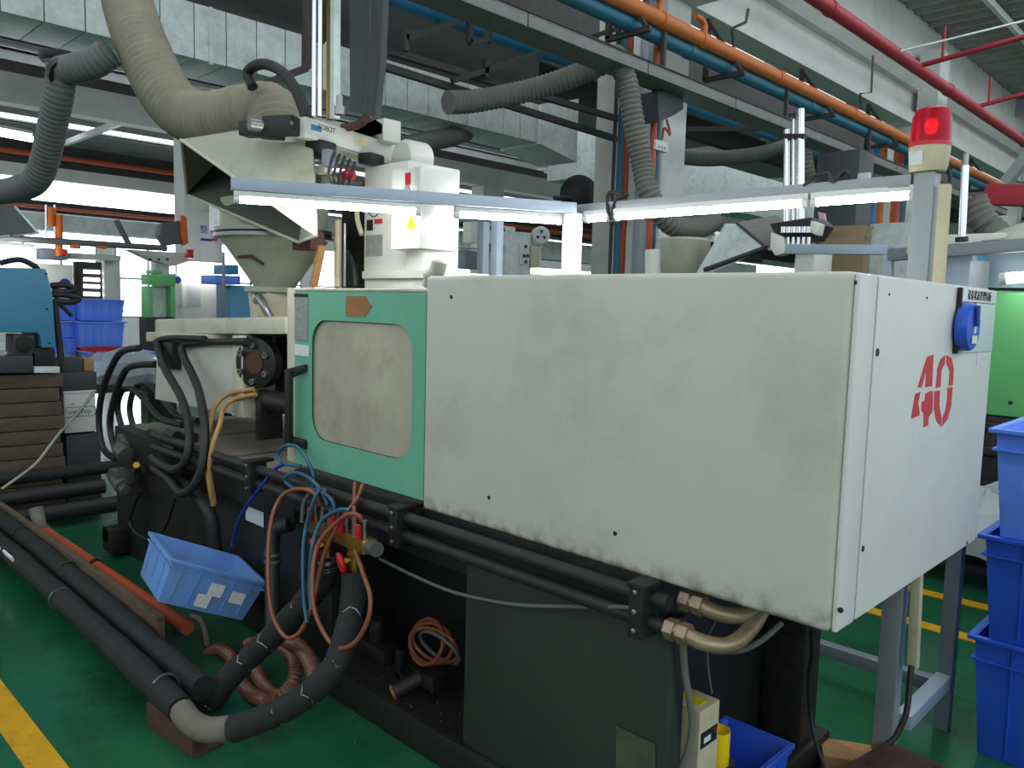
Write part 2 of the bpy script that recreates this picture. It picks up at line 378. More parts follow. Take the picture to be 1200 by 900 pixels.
for i, y in enumerate((5.2, 8.4, 11.6, 14.8, 18.0, 21.2)):
    w = thing(f'window_{i + 3}', (XW, y, 1.0), 'bright daylight window in the far wall', kind='structure')
    MB().box(XW, XW + .02, y, y + 2.7, .9, 3.0).build('pane', 'day_window', w)
    f = MB()
    for q in (y, y + .9, y + 1.8, y + 2.7): f.box(XW + .02, XW + .06, q - .03, q + .03, .9, 3.0)
    for q in (.9, 2.0, 3.0): f.box(XW + .02, XW + .06, y, y + 2.7, q - .03, q + .03)
    f.build('window_frame', 'grey_frame', w)
struct('blocker_wall_front', MB().box(-45, 14, -8.3, -8, 0, 3.2), 'white_wall', 'added unseen low wall behind the camera, blocking low daylight')  # unseen wall added to cut low-angle sky light
struct('blocker_wall_near', MB().box(11, 11.3, -8, 20, 0, 2.8), 'white_wall', 'added unseen low wall on the right, blocking low daylight')  # also unseen, put in to keep low side light off the floor
struct('wall_far', MB().box(-45, 14, 45, 45.3, 0, 7), 'white_wall', 'white end wall far down the hall')
# partition wall deep behind the pipes on the right
for y in (27,):
    struct('wall_right', MB().box(2.6, 3.2, 20, 45, 0, 7), 'white_wall', 'white side wall far on the right')

# ================================================================ MOULDING MACHINE
FY, BY, X0, X1, ZB, ZT = 1.60, 2.61, -1.945, -.614, .846, 1.588
mach = thing('injection_moulding_machine', (-2.6, 2.1, 0), 'large white injection moulding machine with a teal guard door and dark iron bed', 'machine')
# --- bed
MB().box(-2.62, -.99, 1.62, 2.6, 0, .115).build('base_slab', 'dark_iron', mach, bevel=.012)
MB().box(-4.92, -2.62, 1.70, 2.6, 0, .60).build('oil_tank', 'bed_paint', mach, bevel=.015)
MB().box(-2.62, -1.78, 2.02, 2.6, .115, .70).build('bed_side_plate', 'bed_paint', mach, bevel=.008)
MB().box(-1.77, -1.025, 1.635, 1.715, .115, .74).build('leg_panel', 'panel_green_grey', mach, bevel=.012)
MB().box(-1.77, -1.16, 1.72, 2.58, .115, .80).build('rear_leg_box', 'black', mach, bevel=.01)
MB().box(-1.15, -1.01, 2.40, 2.52, .115, .80).build('leg', 'dark_iron', mach, bevel=.012)
mb = MB().box(-4.75, -2.8, 1.64, 2.6, .60, .765).box(-2.8, -1.06, 1.64, 2.6, .66, .835)
mb.build('bed_top', 'dark_iron', mach, bevel=.012)
for x in (-4.6, -4.0, -3.4): MB().box(x, x + .55, 1.70, 2.5, .766, .778).build('way_plate', 'dust', mach)
# rails and clamps
for z, r in ((.812, .0195), (.752, .0195)):
    MB().tube([(-4.02, 1.575, z), (-.995, 1.575, z)], r, 14).build('hydraulic_pipe', 'rubber', mach)
for px, py in ((295, 545), (466, 605), (751, 690)):
    x = at(px, py, y=1.555).x
    b = MB().box(x - .022, x + .022, 1.535, 1.61, .715, .845)
    b.box(x - .026, x + .03, 1.53, 1.64, .838, .852)
    b.build('pipe_clamp', 'dark_iron', mach, bevel=.004)
    for z in (.735, .782, .83): MB().lathe([(.007, 0), (.007, .006), (.003, .008)], (x, 1.535, z), 8, (0, -1, 0)).build('bolt', 'steel', mach)
# fittings at the pipe ends under the cover
for dz, dy, col in ((0, 0, 'steel'), (.055, .06, 'steel')):
    a = V((-.985, 1.575 + dy, .752 + dz)); 
    p = MB().tube(spl([a, a + V((.03, 0, 0)), a + V((.08, .01, -.01)), a + V((.125, .05, -.012)), a + V((.145, .11, .02)), a + V((.15, .17, .07))], 6), .0195, 14)
    e = p.build('pipe_elbow', 'fitting_tan', mach)
    for q in (0, .035): MB().cyl(a + V((q - .012, 0, 0)), a + V((q + .014, 0, 0)), .026, n=6).build('hex_nut', 'fitting_tan', e)
# --- clamp cover and electric cabinet end
cov = MB().box(X0, X1 - .012, FY, BY, ZB, ZT).build('clamp_cover', 'cover_white', mach, bevel=.016, seg=3)
for px, py in ((573, 583), (721, 625), (529, 348), (985, 715)):
    p = at(px, py, y=FY); MB().lathe([(.006, -.002), (.006, .002), (.002, .003)], p, 8, (0, -1, 0)).build('screw', 'dark_iron', cov)
MB().box(X1 - .0115, X1, FY + .004, 1.698, ZB + .004, ZT - .004).build('corner_post', 'cover_end', mach, bevel=.006)
end = MB().box(X1 - .0115, X1, 1.703, BY, ZB + .006, ZT - .006).build('end_panel', 'cover_end', mach, bevel=.003)
MB().box(X1 - .011, X1 - .004, 1.698, 1.703, ZB + .006, ZT - .008).build('panel_gap', 'black', mach)
def onend(pts, m, name, parent, t=.0008, sc=(3.75, 980, 320)):
    MB().slab([at(sc[1] + x / sc[0], sc[2] + y / sc[0], x=X1 + .0002) for x, y in pts], (t, 0, 0)).build(name, m, parent)
digits = {'four': [[(357, 503), (398, 368), (427, 358), (420, 497), (390, 501), (396, 425), (374, 503)], [(328, 641), (346, 532), (369, 522), (360, 570), (366, 625)], [(375, 566), (388, 560), (391, 530), (414, 517), (424, 520), (424, 560), (421, 610), (406, 632), (402, 670), (382, 678), (384, 618), (374, 604)]],
          'zero': [[(437, 505), (444, 420), (458, 378), (478, 361), (477, 398), (462, 425), (457, 500)], [(484, 361), (506, 374), (516, 420), (512, 491), (494, 496), (498, 430), (484, 396)], [(431, 520), (455, 515), (452, 580), (462, 640), (460, 676), (440, 652), (429, 600)], [(489, 504), (510, 501), (505, 580), (489, 640), (464, 675), (466, 638), (480, 600), (488, 545)]]}
for k, ps in digits.items():
    mb = MB()
    for p in ps: mb.slab([at(980 + x / 3.75, 320 + y / 3.75, x=X1 + .0003) for x, y in p], (.0008, 0, 0))
    mb.build('stencil_digit', 'ink_red', end, label='red sprayed stencil digit ' + k)
mb = MB().slab([at(x, y, x=X1 + .0001) for x, y in ((1068, 492), (1112, 494), (1107, 508), (1090, 512), (1075, 522), (1070, 516))], (.0003, 0, 0))
mb.build('paint_smear', 'white_plastic', end)
for px, py, r in ((1028, 413, .009), (1042, 345, .003), (1086, 349, .003), (1003, 331, .004), (1011, 643, .007), (1133, 636, .005)):
    p = at(px, py, x=X1); MB().lathe([(r, -.002), (r, .0015), (r * .5, .002)], p, 8, (1, 0, 0)).build('screw_hole', 'black', end)
# --- guard door
def rrect(x0, x1, z0, z1, r, n=6):
    out = []
    for cx, cz, a0 in ((x1 - r, z1 - r, 0), (x0 + r, z1 - r, 90), (x0 + r, z0 + r, 180), (x1 - r, z0 + r, 270)):
        for k in range(n + 1):
            a = math.radians(a0 + 90 * k / n); out.append((cx + r * math.cos(a), cz + r * math.sin(a)))
    return out
def frame_mb(inner, x0, x1, z0, z1, ya, yb):
    cx = sum(p[0] for p in inner) / len(inner); cz = sum(p[1] for p in inner) / len(inner); outer = []
    for x, z in inner:
        dx, dz = x - cx, z - cz; t = min(((x1 - cx) / dx if dx > 0 else (x0 - cx) / dx if dx < 0 else 9), ((z1 - cz) / dz if dz > 0 else (z0 - cz) / dz if dz < 0 else 9))
        outer.append((cx + dx * t, cz + dz * t))
    # snap nearest outer points to the corners
    for c in ((x0, z0), (x0, z1), (x1, z0), (x1, z1)):
        i = min(range(len(outer)), key=lambda k: (outer[k][0] - c[0]) ** 2 + (outer[k][1] - c[1]) ** 2); outer[i] = c
    n = len(inner); vs = []; m = MB()
    for y in (ya, yb):
        vs += [(x, y, z) for x, z in outer] + [(x, y, z) for x, z in inner]
    fs = []
    for i in range(n):
        j = (i + 1) % n
        fs += [(i, j, n + j, n + i), (2 * n + i, 3 * n + i, 3 * n + j, 2 * n + j), (i, 2 * n + i, 2 * n + j, j), (n + i, n + j, 3 * n + j, 3 * n + i)]
    return m._add(vs, fs)
DX0, DZ0, DZ1 = -2.785, .872, 1.548
inner = rrect(-2.612, -2.012, .985, 1.432, .09)
door = frame_mb(inner, DX0 + .055, X0 - .003, DZ0, DZ1 - .012, 1.606, 1.628).build('guard_door', 'teal', mach, label='teal sliding guard door with a metal window sheet')
mb = MB().box(DX0, DX0 + .055, 1.602, 1.632, DZ0, DZ1).box(DX0 + .055, X0 - .003, 1.604, 1.632, DZ1 - .012, DZ1)
mb.build('door_edge', 'cream', door, bevel=.006)
MB().slab([(x, 1.617, z) for x, z in rrect(-2.618, -2.006, .979, 1.438, .09)], (0, .006, 0)).build('window_sheet', 'brushed', door)
pts = [(x, 1.611, z) for x, z in inner]
MB().tube(pts, .0025, 6, closed=True).build('window_gasket', 'dark_iron', door)
def onfront(px0, py0, px1, py1, y=1.605):
    a, b = at(px0, py0, y=y), at(px1, py1, y=y); return a.x, b.x, y - .001, y, b.z, a.z
MB().box(*onfront(344, 347, 361, 399)).build('warning_label', 'grey_label', door); MB().box(*onfront(344, 344, 361, 348, 1.604)).build('label_heading', 'ink_black', door)
MB().box(*onfront(344, 403, 362, 418)).build('paper_label', 'paper', door)
MB().slab([at(x, y, y=1.6055) for x, y in ((406, 347), (428, 347), (436, 359), (428, 371), (405, 371))], (0, -.0015, 0)).build('arrow_sticker', 'sticker_rust', door, label='faded brown arrow sticker')
h = MB()
hx = at(338, 470, y=1.56).x; zt_, zb_ = at(338, 436, y=1.57).z, at(338, 515, y=1.57).z
h.obox((hx, 1.562, (zt_ + zb_) / 2), (.032, .022, zt_ - zb_ + .02))
h.hull([(hx - .016, 1.551, zt_ - .03), (hx - .016, 1.573, zt_ - .03), (hx - .016, 1.573, zt_ + .012), (hx - .016, 1.551, zt_ + .012)], [(hx + .062, 1.59, zt_ + .005), (hx + .062, 1.606, zt_ + .005), (hx + .062, 1.606, zt_ + .035), (hx + .062, 1.59, zt_ + .035)])
h.hull([(hx - .016, 1.551, zb_ - .005), (hx - .016, 1.573, zb_ - .005), (hx - .016, 1.573, zb_ + .02), (hx - .016, 1.551, zb_ + .02)], [(hx + .062, 1.59, zb_ - .03), (hx + .062, 1.606, zb_ - .03), (hx + .062, 1.606, zb_ + .005), (hx + .062, 1.59, zb_ + .005)])
h.build('door_handle', 'black', door, bevel=.005)
# --- mould space behind the door
MB().box(-2.75, -2.62, 1.75, 2.5, .85, 1.45).build('fixed_platen', 'dark_iron', mach, bevel=.01)
MB().box(-2.05, -1.955, 1.75, 2.5, .85, 1.45).build('moving_platen', 'dark_iron', mach, bevel=.01)
for y in (1.85, 2.4):
    for z in (1.0, 1.35): MB().cyl((-2.62, y, z), (-2.05, y, z), .035).build('tie_bar', 'chrome', mach)
MB().box(-2.79, -1.95, 2.56, 2.6, .86, 1.54).build('rear_guard', 'cream', mach, bevel=.01)
# --- injection unit
IY = 1.80
def bx(px0, py0, px1, py1, y0, y1):
    a, b = at(px0, py0, y=y0), at(px1, py1, y=y0); return MB().box(min(a.x, b.x), max(a.x, b.x), y0, y1, min(a.z, b.z), max(a.z, b.z))
MB().slab([at(a_, b_, y=IY) for a_, b_ in ((181, 374), (334, 371), (334, 392), (181, 391))], (0, .65, 0)).build('carriage_cover', 'cream', mach, bevel=.012)
MB().slab([at(a_, b_, y=IY - .02) for a_, b_ in ((171, 389), (245, 392), (245, 401), (171, 400))], (0, .63, 0)).build('carriage_skirt', 'cream', mach, bevel=.006)
inj = MB().slab([at(a_, b_, y=IY) for a_, b_ in ((184, 401), (273, 396), (273, 486), (181, 468))], (0, .6, 0)).build('injection_housing', 'cover_white', mach, bevel=.01)
MB().slab([at(a_, b_, y=IY - .02) for a_, b_ in ((272, 393), (284, 393), (284, 490), (272, 487))], (0, .62, 0)).build('housing_end_plate', 'cream', mach, bevel=.006)
bx(184, 400, 202, 433, IY - .05, IY).build('oil_port_block', 'dark_iron', mach, bevel=.005)
bx(284, 391, 336, 480, 1.95, 2.35).build('nozzle_block', 'dark_iron', mach, bevel=.01)
fc = at(307, 425, y=1.86)
fax = V((.35, -.94, 0)); fo = at(308, 425, y=1.86); fu = V((.94, .35, 0))
fl = MB().lathe([(.118, 0), (.118, .05), (.108, .056)], fo, 28, fax).build('cylinder_flange', 'dark_iron', mach)
MB().lathe([(.05, 0), (.05, .003), (.03, .005)], fo + fax * .057, 20, fax).build('rust_face', 'rust', fl)
for k in range(6):
    a = k * math.pi / 3 + .5; MB().lathe([(.014, 0), (.014, .02), (.007, .02), (.006, .012)], fo + fax * .056 + fu * .085 * math.cos(a) + V((0, 0, .085 * math.sin(a))), 10, fax).build('socket_bolt', 'steel', fl)
c1 = at(322, 468, y=1.9)
MB().cyl((c1.x - .02, 1.86, c1.z), (c1.x + .3, 1.86, c1.z), .05, n=20).build('shift_cylinder', 'dark_iron', mach)
MB().box(c1.x + .0, c1.x + .04, 1.80, 1.92, .85, c1.z).build('cylinder_foot', 'dark_iron', mach, bevel=.004)
b1 = at(300, 402, y=1.85)
MB().box(b1.x - .06, b1.x + .06, 1.80, 1.9, b1.z - .025, b1.z + .035).build('tee_block', 'dark_iron', mach, bevel=.005)
# hydraulic hoses and steel pipes on the injection unit
def px_path(pts, y): return [at(a, b, y=(y if not isinstance(y, (list, tuple)) else y[i])) for i, (a, b) in enumerate(pts)]
MB().tube(spl(px_path([(185, 399), (200, 396), (240, 397)], 1.75), 4), .016).build('steel_pipe', 'rubber', mach)
MB().tube(spl(px_path([(212, 410), (222, 402), (290, 400)], 1.77), 4), .017).build('steel_pipe', 'rubber', mach)
hoses = [([(184, 400), (187, 414), (194, 433), (211, 463), (220, 490), (222, 518), (217, 541), (205, 550), (190, 545), (178, 536)], [1.74, 1.72, 1.69, 1.64, 1.59, 1.55, 1.53, 1.53, 1.54, 1.58], .020),
         ([(213, 408), (216, 420), (226, 440), (234, 462), (240, 500), (238, 540), (228, 568), (212, 578), (197, 561), (180, 549)], [1.74, 1.72, 1.69, 1.64, 1.58, 1.54, 1.52, 1.52, 1.53, 1.58], .020),
         ([(163, 408), (148, 410), (136, 420), (121, 455), (116, 492), (121, 525), (136, 539)], 1.78, .020),
         ([(182, 427), (160, 428), (146, 436), (133, 470), (129, 500), (136, 530)], 1.82, .020),
         ([(146, 512), (138, 480), (142, 460), (152, 455), (166, 465), (187, 490), (214, 498)], 1.86, .018),
         ([(158, 506), (152, 480), (158, 455), (173, 450), (188, 464), (206, 486), (232, 493)], 1.90, .018),
         ([(200, 560), (225, 575), (245, 600), (252, 640), (255, 690)], [1.60, 1.58, 1.58, 1.6, 1.62], .030),
         ([(165, 575), (158, 590), (152, 610), (160, 625), (176, 632), (192, 620), (205, 585)], 1.63, .009)]
for p, y, r in hoses: MB().tube(spl(px_path(p, y), 7), r, 12).build('hydraulic_hose', 'rubber', mach)
for p in ([(297, 456), (268, 462), (252, 476), (246, 500), (242, 540), (246, 570), (250, 592)], [(300, 462), (275, 468), (262, 478), (258, 496), (250, 520), (246, 550), (251, 590)]):
    MB().tube(spl(px_path(p, [1.8, 1.76, 1.7, 1.62, 1.57, 1.56, 1.58]), 7), .0115).build('cooling_hose', 'tan_hose', mach)
# valve manifold at the bed end
vm = at(170, 508, y=1.72)
blk = bx(172, 502, 200, 538, 1.60, 1.74).build('valve_manifold', 'dark_iron', mach, bevel=.006)
for q in ((203, 510), (203, 526)):
    p = at(q[0], q[1], y=1.6); MB().cyl((p.x - .06, 1.6, p.z), (p.x + .05, 1.6, p.z), .026, n=12).build('pipe_collar', 'rubber', blk)
s1 = at(152, 524, y=1.66); s2 = at(148, 570, y=1.6)
v1 = MB().obox(s1, (.15, .10, .09), R3(0, .5, 0)).cyl(s1 + V((.02, -.06, .0)), s1 + V((.12, -.06, -.02)), .045)
v1.build('directional_valve', 'valve_grey', mach, bevel=.008)
v2 = MB().cyl(s2 + V((-.16, 0, .04)), s2 + V((.02, -.02, 0)), .045, n=18).cyl(s2 + V((.02, -.02, 0)), s2 + V((.07, -.025, -.01)), .03, n=18)
v2.obox(s2 + V((-.07, 0, .05)), (.12, .09, .07)).build('solenoid_valve', 'valve_grey', mach, bevel=.004)
MB().cyl(s2 + V((.07, -.026, -.01)), s2 + V((.076, -.027, -.011)), .012).build('solenoid_button', 'steel', mach)
MB().cyl(at(160, 545, y=1.6), at(160, 552, y=1.66), .018, n=6).build('brass_plug', 'brass', mach)
MB().slab([at(a_, b_, y=1.632) for a_, b_ in ((722, 850), (768, 872), (768, 905), (722, 905))], (0, -.001, 0)).build('worn_sticker', 'sticker_green', mach, label='worn greenish sticker on the leg panel')
p = onfront(288, 588, 309, 618, 1.695); MB().box(*p).build('data_plate', 'pale_plate', mach)
o_ = at(140, 645, y=1.66); 
foot = MB().box(o_.x - .1, o_.x + .06, 1.6, 1.70, .02, .16).cyl((o_.x - .05, 1.6, .12), (o_.x - .05, 1.70, .12), .05)
foot.build('lifting_lug', 'dark_iron', mach, bevel=.006)

# ================================================================ AROUND THE MACHINE
# status board on the end panel
sb = thing('status_board', at(1140, 410, x=X1), 'pale grey status board with a blue dial on the white end panel', 'sign')
a, b = at(1123, 337, x=X1), at(1158, 411, x=X1)
MB().box(X1 + .001, X1 + .006, a.y, b.y + .015, b.z, a.z - .0).build('plate', 'pale_plate', sb, bevel=.001)
MB().box(X1 + .001, X1 + .012, a.y - .008, a.y, b.z, a.z).build('edge_strip', 'black', sb)
text('lettering', '设备状态管理看板', .028, (X1 + .0065, (a.y + b.y) / 2 + .01, at(1140, 347, x=X1).z), (0, 1, 0), (0, 0, 1), 'ink_black', sb)
MB().box(X1 + .006, X1 + .0066, a.y + .004, b.y, at(1140, 355, x=X1).z, at(1140, 355, x=X1).z + .002).build('rule', 'ink_black', sb)
dc = at(1133.5, 383, x=X1 + .02); dr = .062
dl = MB().lathe([(dr, 0), (dr, .02), (dr * .93, .028), (dr * .3, .03)], (X1 + .007, dc.y, dc.z), 40, (1, 0, 0)).build('dial', 'blue_crate', sb, label='round blue status dial')
MB().box(X1 + .0375, X1 + .046, dc.y - .009, dc.y + .009, dc.z + .003, dc.z + .055).build('pointer', 'ink_blue', dl, bevel=.003)
MB().box(X1 + .0375, X1 + .039, dc.y - .02, dc.y + .024, dc.z - .042, dc.z - .022).build('window_label', 'paper', dl)
MB().box(X1 + .0375, X1 + .039, dc.y - .008, dc.y + .01, dc.z - .016, dc.z + .001).build('window_label', 'paper', dl)
for k, (zq, wq) in enumerate(((.055, .05), (.025, .03), (-.005, .03), (-.04, .035))): MB().box(X1 + .006, X1 + .0066, dc.y + dr + .005, dc.y + dr + .005 + wq, dc.z + zq - .009, dc.z + zq + .009).build('printed_mark', 'ink_black' if k < 2 else 'ink_blue', sb)
a = at(1146, 420, x=X1); one('paper_tag', MB().box(X1 + .0005, X1 + .0012, a.y - .01, a.y + .012, a.z - .02, a.z + .02), 'paper', 'tiny white paper tag below the status board', 'sticker')

# lamp frame: post behind the cabinet, rail along the machine and an arm swung out over the guard door
LZ = 1.905
post = V((-.835, 2.65, 0)); cor = V((-2.2, 2.66, LZ)); tip = V((-2.81, 1.39, LZ))
lf = thing('lamp_frame', post, 'grey square steel lamp frame standing behind the white machine', 'frame')
MB().box(post.x - .03, post.x + .03, post.y - .03, post.y + .03, 0, LZ + .035).build('post', 'grey_frame', lf, bevel=.004)
MB().bar((post.x - .04, post.y, LZ + .012), cor + V((-.02, 0, .012)), .045, .04).build('rail', 'grey_frame', lf, bevel=.003)
MB().bar(cor + V((0, -.05, .012)), tip + V((0, 0, .012)), .045, .045).build('swing_arm', 'sky_frame', lf, bevel=.003)
MB().box(cor.x - .03, cor.x + .03, cor.y - .09, cor.y - .03, 0, LZ - .01).build('post', 'white_plastic', lf, bevel=.004)
for px, yy in ((582, 2.72), (566, 2.80)):
    p = at(px, 300, y=yy); MB().box(p.x - .022, p.x + .022, yy - .022, yy + .022, 0, at(px, 256, y=yy).z).build('leg', 'sky_frame', lf, bevel=.003)
br = MB().tube(spl([at(583, 254, y=2.72), at(540, 254, y=2.72), at(512, 262, y=2.72), at(496, 282, y=2.72), at(486, 304, y=2.72)], 5), .026, 8)
br.build('bent_brace', 'sky_frame', lf)
def lamp(p0, p1, label, r=.013):
    p0, p1 = V(p0), V(p1); d = (p1 - p0).normalized()
    t = thing('fluorescent_lamp', (p0 + p1) / 2, label, 'lamp')
    MB().bar(p0 + V((0, 0, .021)), p1 + V((0, 0, .021)), .034, .02).build('housing', 'white_plastic', t, bevel=.003)
    MB().cyl(p0 + d * .02, p1 - d * .02, r, n=14).build('tube', 'tube_lamp', t)
    for q, s in ((p0, 1), (p1, -1)): MB().cyl(q, q + d * .02 * s, r + .004).build('end_cap', 'white_plastic', t)
dz = V((0, 0, -.042))
dn = (tip - cor).normalized()
lamp(tip + dz - dn * .01, cor + (tip - cor) * .50 + dz, 'bright fluorescent tube under the swung arm, in front of the hopper hood')
lamp(cor + (tip - cor) * .40 + dz, cor + (tip - cor) * .06 + dz, 'bright fluorescent tube under the swung arm, near the corner post')
lamp((-.86, 2.645, LZ - .03), (-1.19, 2.645, LZ - .03), 'brightest fluorescent tube, beside the red beacon')
lamp((-1.20, 2.645, LZ - .03), (-2.02, 2.645, LZ - .03), 'long bright fluorescent tube above the white cover')
lamp((-2.03, 2.645, LZ - .03), (-2.17, 2.645, LZ - .03), 'short bright tube end left of the cable knot, by the white post')
p = (-2.02, 2.66, LZ); one('cable_knot', MB().tube(spl([V(p) + V(q) for q in ((0, 0, .04), (.03, -.02, .06), (-.04, 0, .07), (-.02, -.03, .0), (0, -.03, -.04), (.01, -.02, .03), (.06, 0, .06))], 6), .008), 'rubber', 'knotted dark cable tied round the lamp rail', 'cable')
p = at(968, 214, y=2.64); one('cable_knot', MB().tube(spl([p + V(q) for q in ((-.08, 0, -.01), (-.04, -.02, .015), (0, 0, .03), (.03, -.02, .0), (.06, 0, .03), (.08, -.01, .01), (.03, .02, .025))], 6), .006), 'rubber', 'loose dark cable lying on the lamp rail by the far robot', 'cable')
# beacon
bc = V((post.x, post.y, LZ + .036))
BS = .6
be = thing('warning_beacon', bc, 'red dome warning beacon with a cream base on the grey post', 'beacon')
MB().lathe([(.05, 0), (.053, .004), (.058, .066), (.058, .074)], bc, 32).build('base', 'beige_conduit', be)
MB().lathe([(.0595, 0), (.0595, .012), (.057, .014)], bc + V((0, 0, .074)), 32).build('collar', 'red_plastic', be)
MB().lathe([(.0565, .0), (.056, .04), (.053, .075), (.044, .096), (.026, .104), (.0, .106)], bc + V((0, 0, .088)), 32).build('dome', 'red_dome', be)
MB().lathe([(.01, 0), (.014, .012), (.014, .03), (.008, .04)], bc + V((0, 0, .115)), 16).build('bulb', 'red_glow', be)
d = (V((0, 0, bc.z)) - bc).normalized(); q = bc + d * .0575 + V((-.014, -.0, .036)); u = V((-d.y, d.x, 0))
MB().slab([q + u * -.04 + V((0, 0, -.02)) + d * -.003, q + u * -.004 + V((0, 0, -.02)) + d * .002, q + u * -.004 + V((0, 0, .02)) + d * .003, q + u * -.04 + V((0, 0, .02)) + d * -.001], d * .001).build('label', 'paper', be)
a = at(1103, 320, y=2.60)
cd = thing('cable_conduit', (a.x, 2.60, 1.59), 'cream plastic cable conduit strapped beside the beacon post', 'conduit')
MB().bar((at(1101, 325, y=2.64).x, 2.64, 1.40), (at(1108, 216, y=2.64).x, 2.64, at(1108, 216, y=2.64).z), .03, .03).build('duct', 'beige_conduit', cd, bevel=.004)
MB().bar((at(1073, 682, y=2.64).x, 2.64, .80), (at(1070, 782, y=2.64).x, 2.64, at(1070, 782, y=2.64).z), .03, .03).build('duct', 'beige_conduit', cd, bevel=.004)
one('beacon_wire', MB().tube(spl([at(1104, 195, y=2.66), at(1112, 200, y=2.66), at(1113, 215, y=2.65), at(1107, 222, y=2.64)], 6), .006), 'rubber', 'short dark wire loop below the red beacon', 'wire')
# floor part of the stand
st = thing('support_stand', (-.78, 2.9, 0), 'blue grey steel support stand on the floor behind the cabinet', 'stand')
MB().box(-.82, -.77, 3.11, 3.16, 0, 1.7).build('leg', 'stand_grey', st, bevel=.003)
MB().box(-.82, -.77, 2.682, 3.108, .165, .215).build('foot_rail', 'sky_frame', st, bevel=.003)
MB().box(-1.5, -.822, 3.11, 3.16, .13, .18).build('foot_rail', 'stand_grey', st, bevel=.003)
one('power_cable', MB().tube(spl([at(1068, 780, y=2.6), at(1066, 800, y=2.58), at(1062, 835, y=2.55), at(1050, 862, y=2.52), at(1040, 872, y=2.5)], 6), .009), 'rubber', 'black cable hanging from the cream conduit to the floor', 'cable')

# crates
def crate(name, label, loc, rot, L, W, Hh, m, group=None, wall=.006, taper=.03, rim=.02, ribs=4, scale_in=1, lip=True):
    t = thing(name, loc, label, 'crate', group, rot=rot)
    def q(f, z): l, w = L / 2 - taper * (1 - f), W / 2 - taper * (1 - f); return [(-l, -w, z), (l, -w, z), (l, w, z), (-l, w, z)]
    o, i = q(0, 0) + q(1, Hh), [(x * (1 - 2 * wall / L), y * (1 - 2 * wall / W), z) for x, y, z in q(0, wall) + q(1, Hh)]
    b = MB()._add(o + i, [(3, 2, 1, 0), (0, 1, 5, 4), (1, 2, 6, 5), (2, 3, 7, 6), (3, 0, 4, 7), (8, 9, 10, 11), (8, 12, 13, 9), (9, 13, 14, 10), (10, 14, 15, 11), (11, 15, 12, 8), (4, 5, 13, 12), (5, 6, 14, 13), (6, 7, 15, 14), (7, 4, 12, 15)])
    b.build('shell', m, t, local=True, bevel=.004)
    def ring(z0, z1, out, f0, f1):
        r = MB(); a, c = q(f0, z0), q(f1, z1)
        def ex(p, e): return [(x + math.copysign(e, x), y + math.copysign(e, y), z) for x, y, z in p]
        oo = ex(a, out) + ex(c, out); ii = ex(a, .0005) + ex(c, .0005)
        return r._add(oo + ii, [(0, 1, 5, 4), (1, 2, 6, 5), (2, 3, 7, 6), (3, 0, 4, 7), (8, 12, 13, 9), (9, 13, 14, 10), (10, 14, 15, 11), (11, 15, 12, 8)] + [(k, k + 8, (k + 1) % 4 + 8, (k + 1) % 4) for k in range(4)] + [(4 + k, 4 + (k + 1) % 4, 12 + (k + 1) % 4, 12 + k) for k in range(4)])
    ring(Hh - .014, Hh, rim, .95, 1).build('rim', m, t, local=True, bevel=.002)
    ring(Hh * .80, Hh * .80 + .008, rim * .6, .8, .82).build('band', m, t, local=True)
    def rib(pts0, pts1): MB().hull(pts0, pts1).build('rib', m, t, local=True)
    e = rim * .6
    for s in (-1, 1):
        for k in range(ribs):
            x = (k + .5) / ribs * L * .9 - L * .45; w0, w1 = W / 2 - taper, W / 2 - .004
            rib([(x - .003, s * w0, .02), (x + .003, s * w0, .02), (x + .003, s * (w0 + e), .02), (x - .003, s * (w0 + e), .02)], [(x - .003, s * w1, Hh - .015), (x + .003, s * w1, Hh - .015), (x + .003, s * (w1 + e), Hh - .015), (x - .003, s * (w1 + e), Hh - .015)])
        for k in range(max(2, ribs - 2)):
            y = (k + .5) / max(2, ribs - 2) * W * .9 - W * .45; l0, l1 = L / 2 - taper, L / 2 - .004
            rib([(s * l0, y - .003, .02), (s * l0, y + .003, .02), (s * (l0 + e), y + .003, .02), (s * (l0 + e), y - .003, .02)], [(s * l1, y - .003, Hh - .015), (s * l1, y + .003, Hh - .015), (s * (l1 + e), y + .003, Hh - .015), (s * (l1 + e), y - .003, Hh - .015)])
    return t
z = 0
for k, (hh, lab) in enumerate(((.425, 'deep blue plastic crate, lowest of the stack at the right edge'), (.36, 'dull blue plastic crate in the middle of the stack at the right edge'), (.36, 'bright blue plastic crate topmost of the stack at the right edge'))):
    crate('plastic_crate', lab, (-.325 + .012 * k, 3.24 - .03 * k, z), None, .72, .46, hh, ('blue_crate', 'blue_crate_dusty', 'blue_crate_bright')[k] if k != 1 else 'blue_crate', 'blue crates stacked at the right edge', ribs=4)
    z += hh + .001
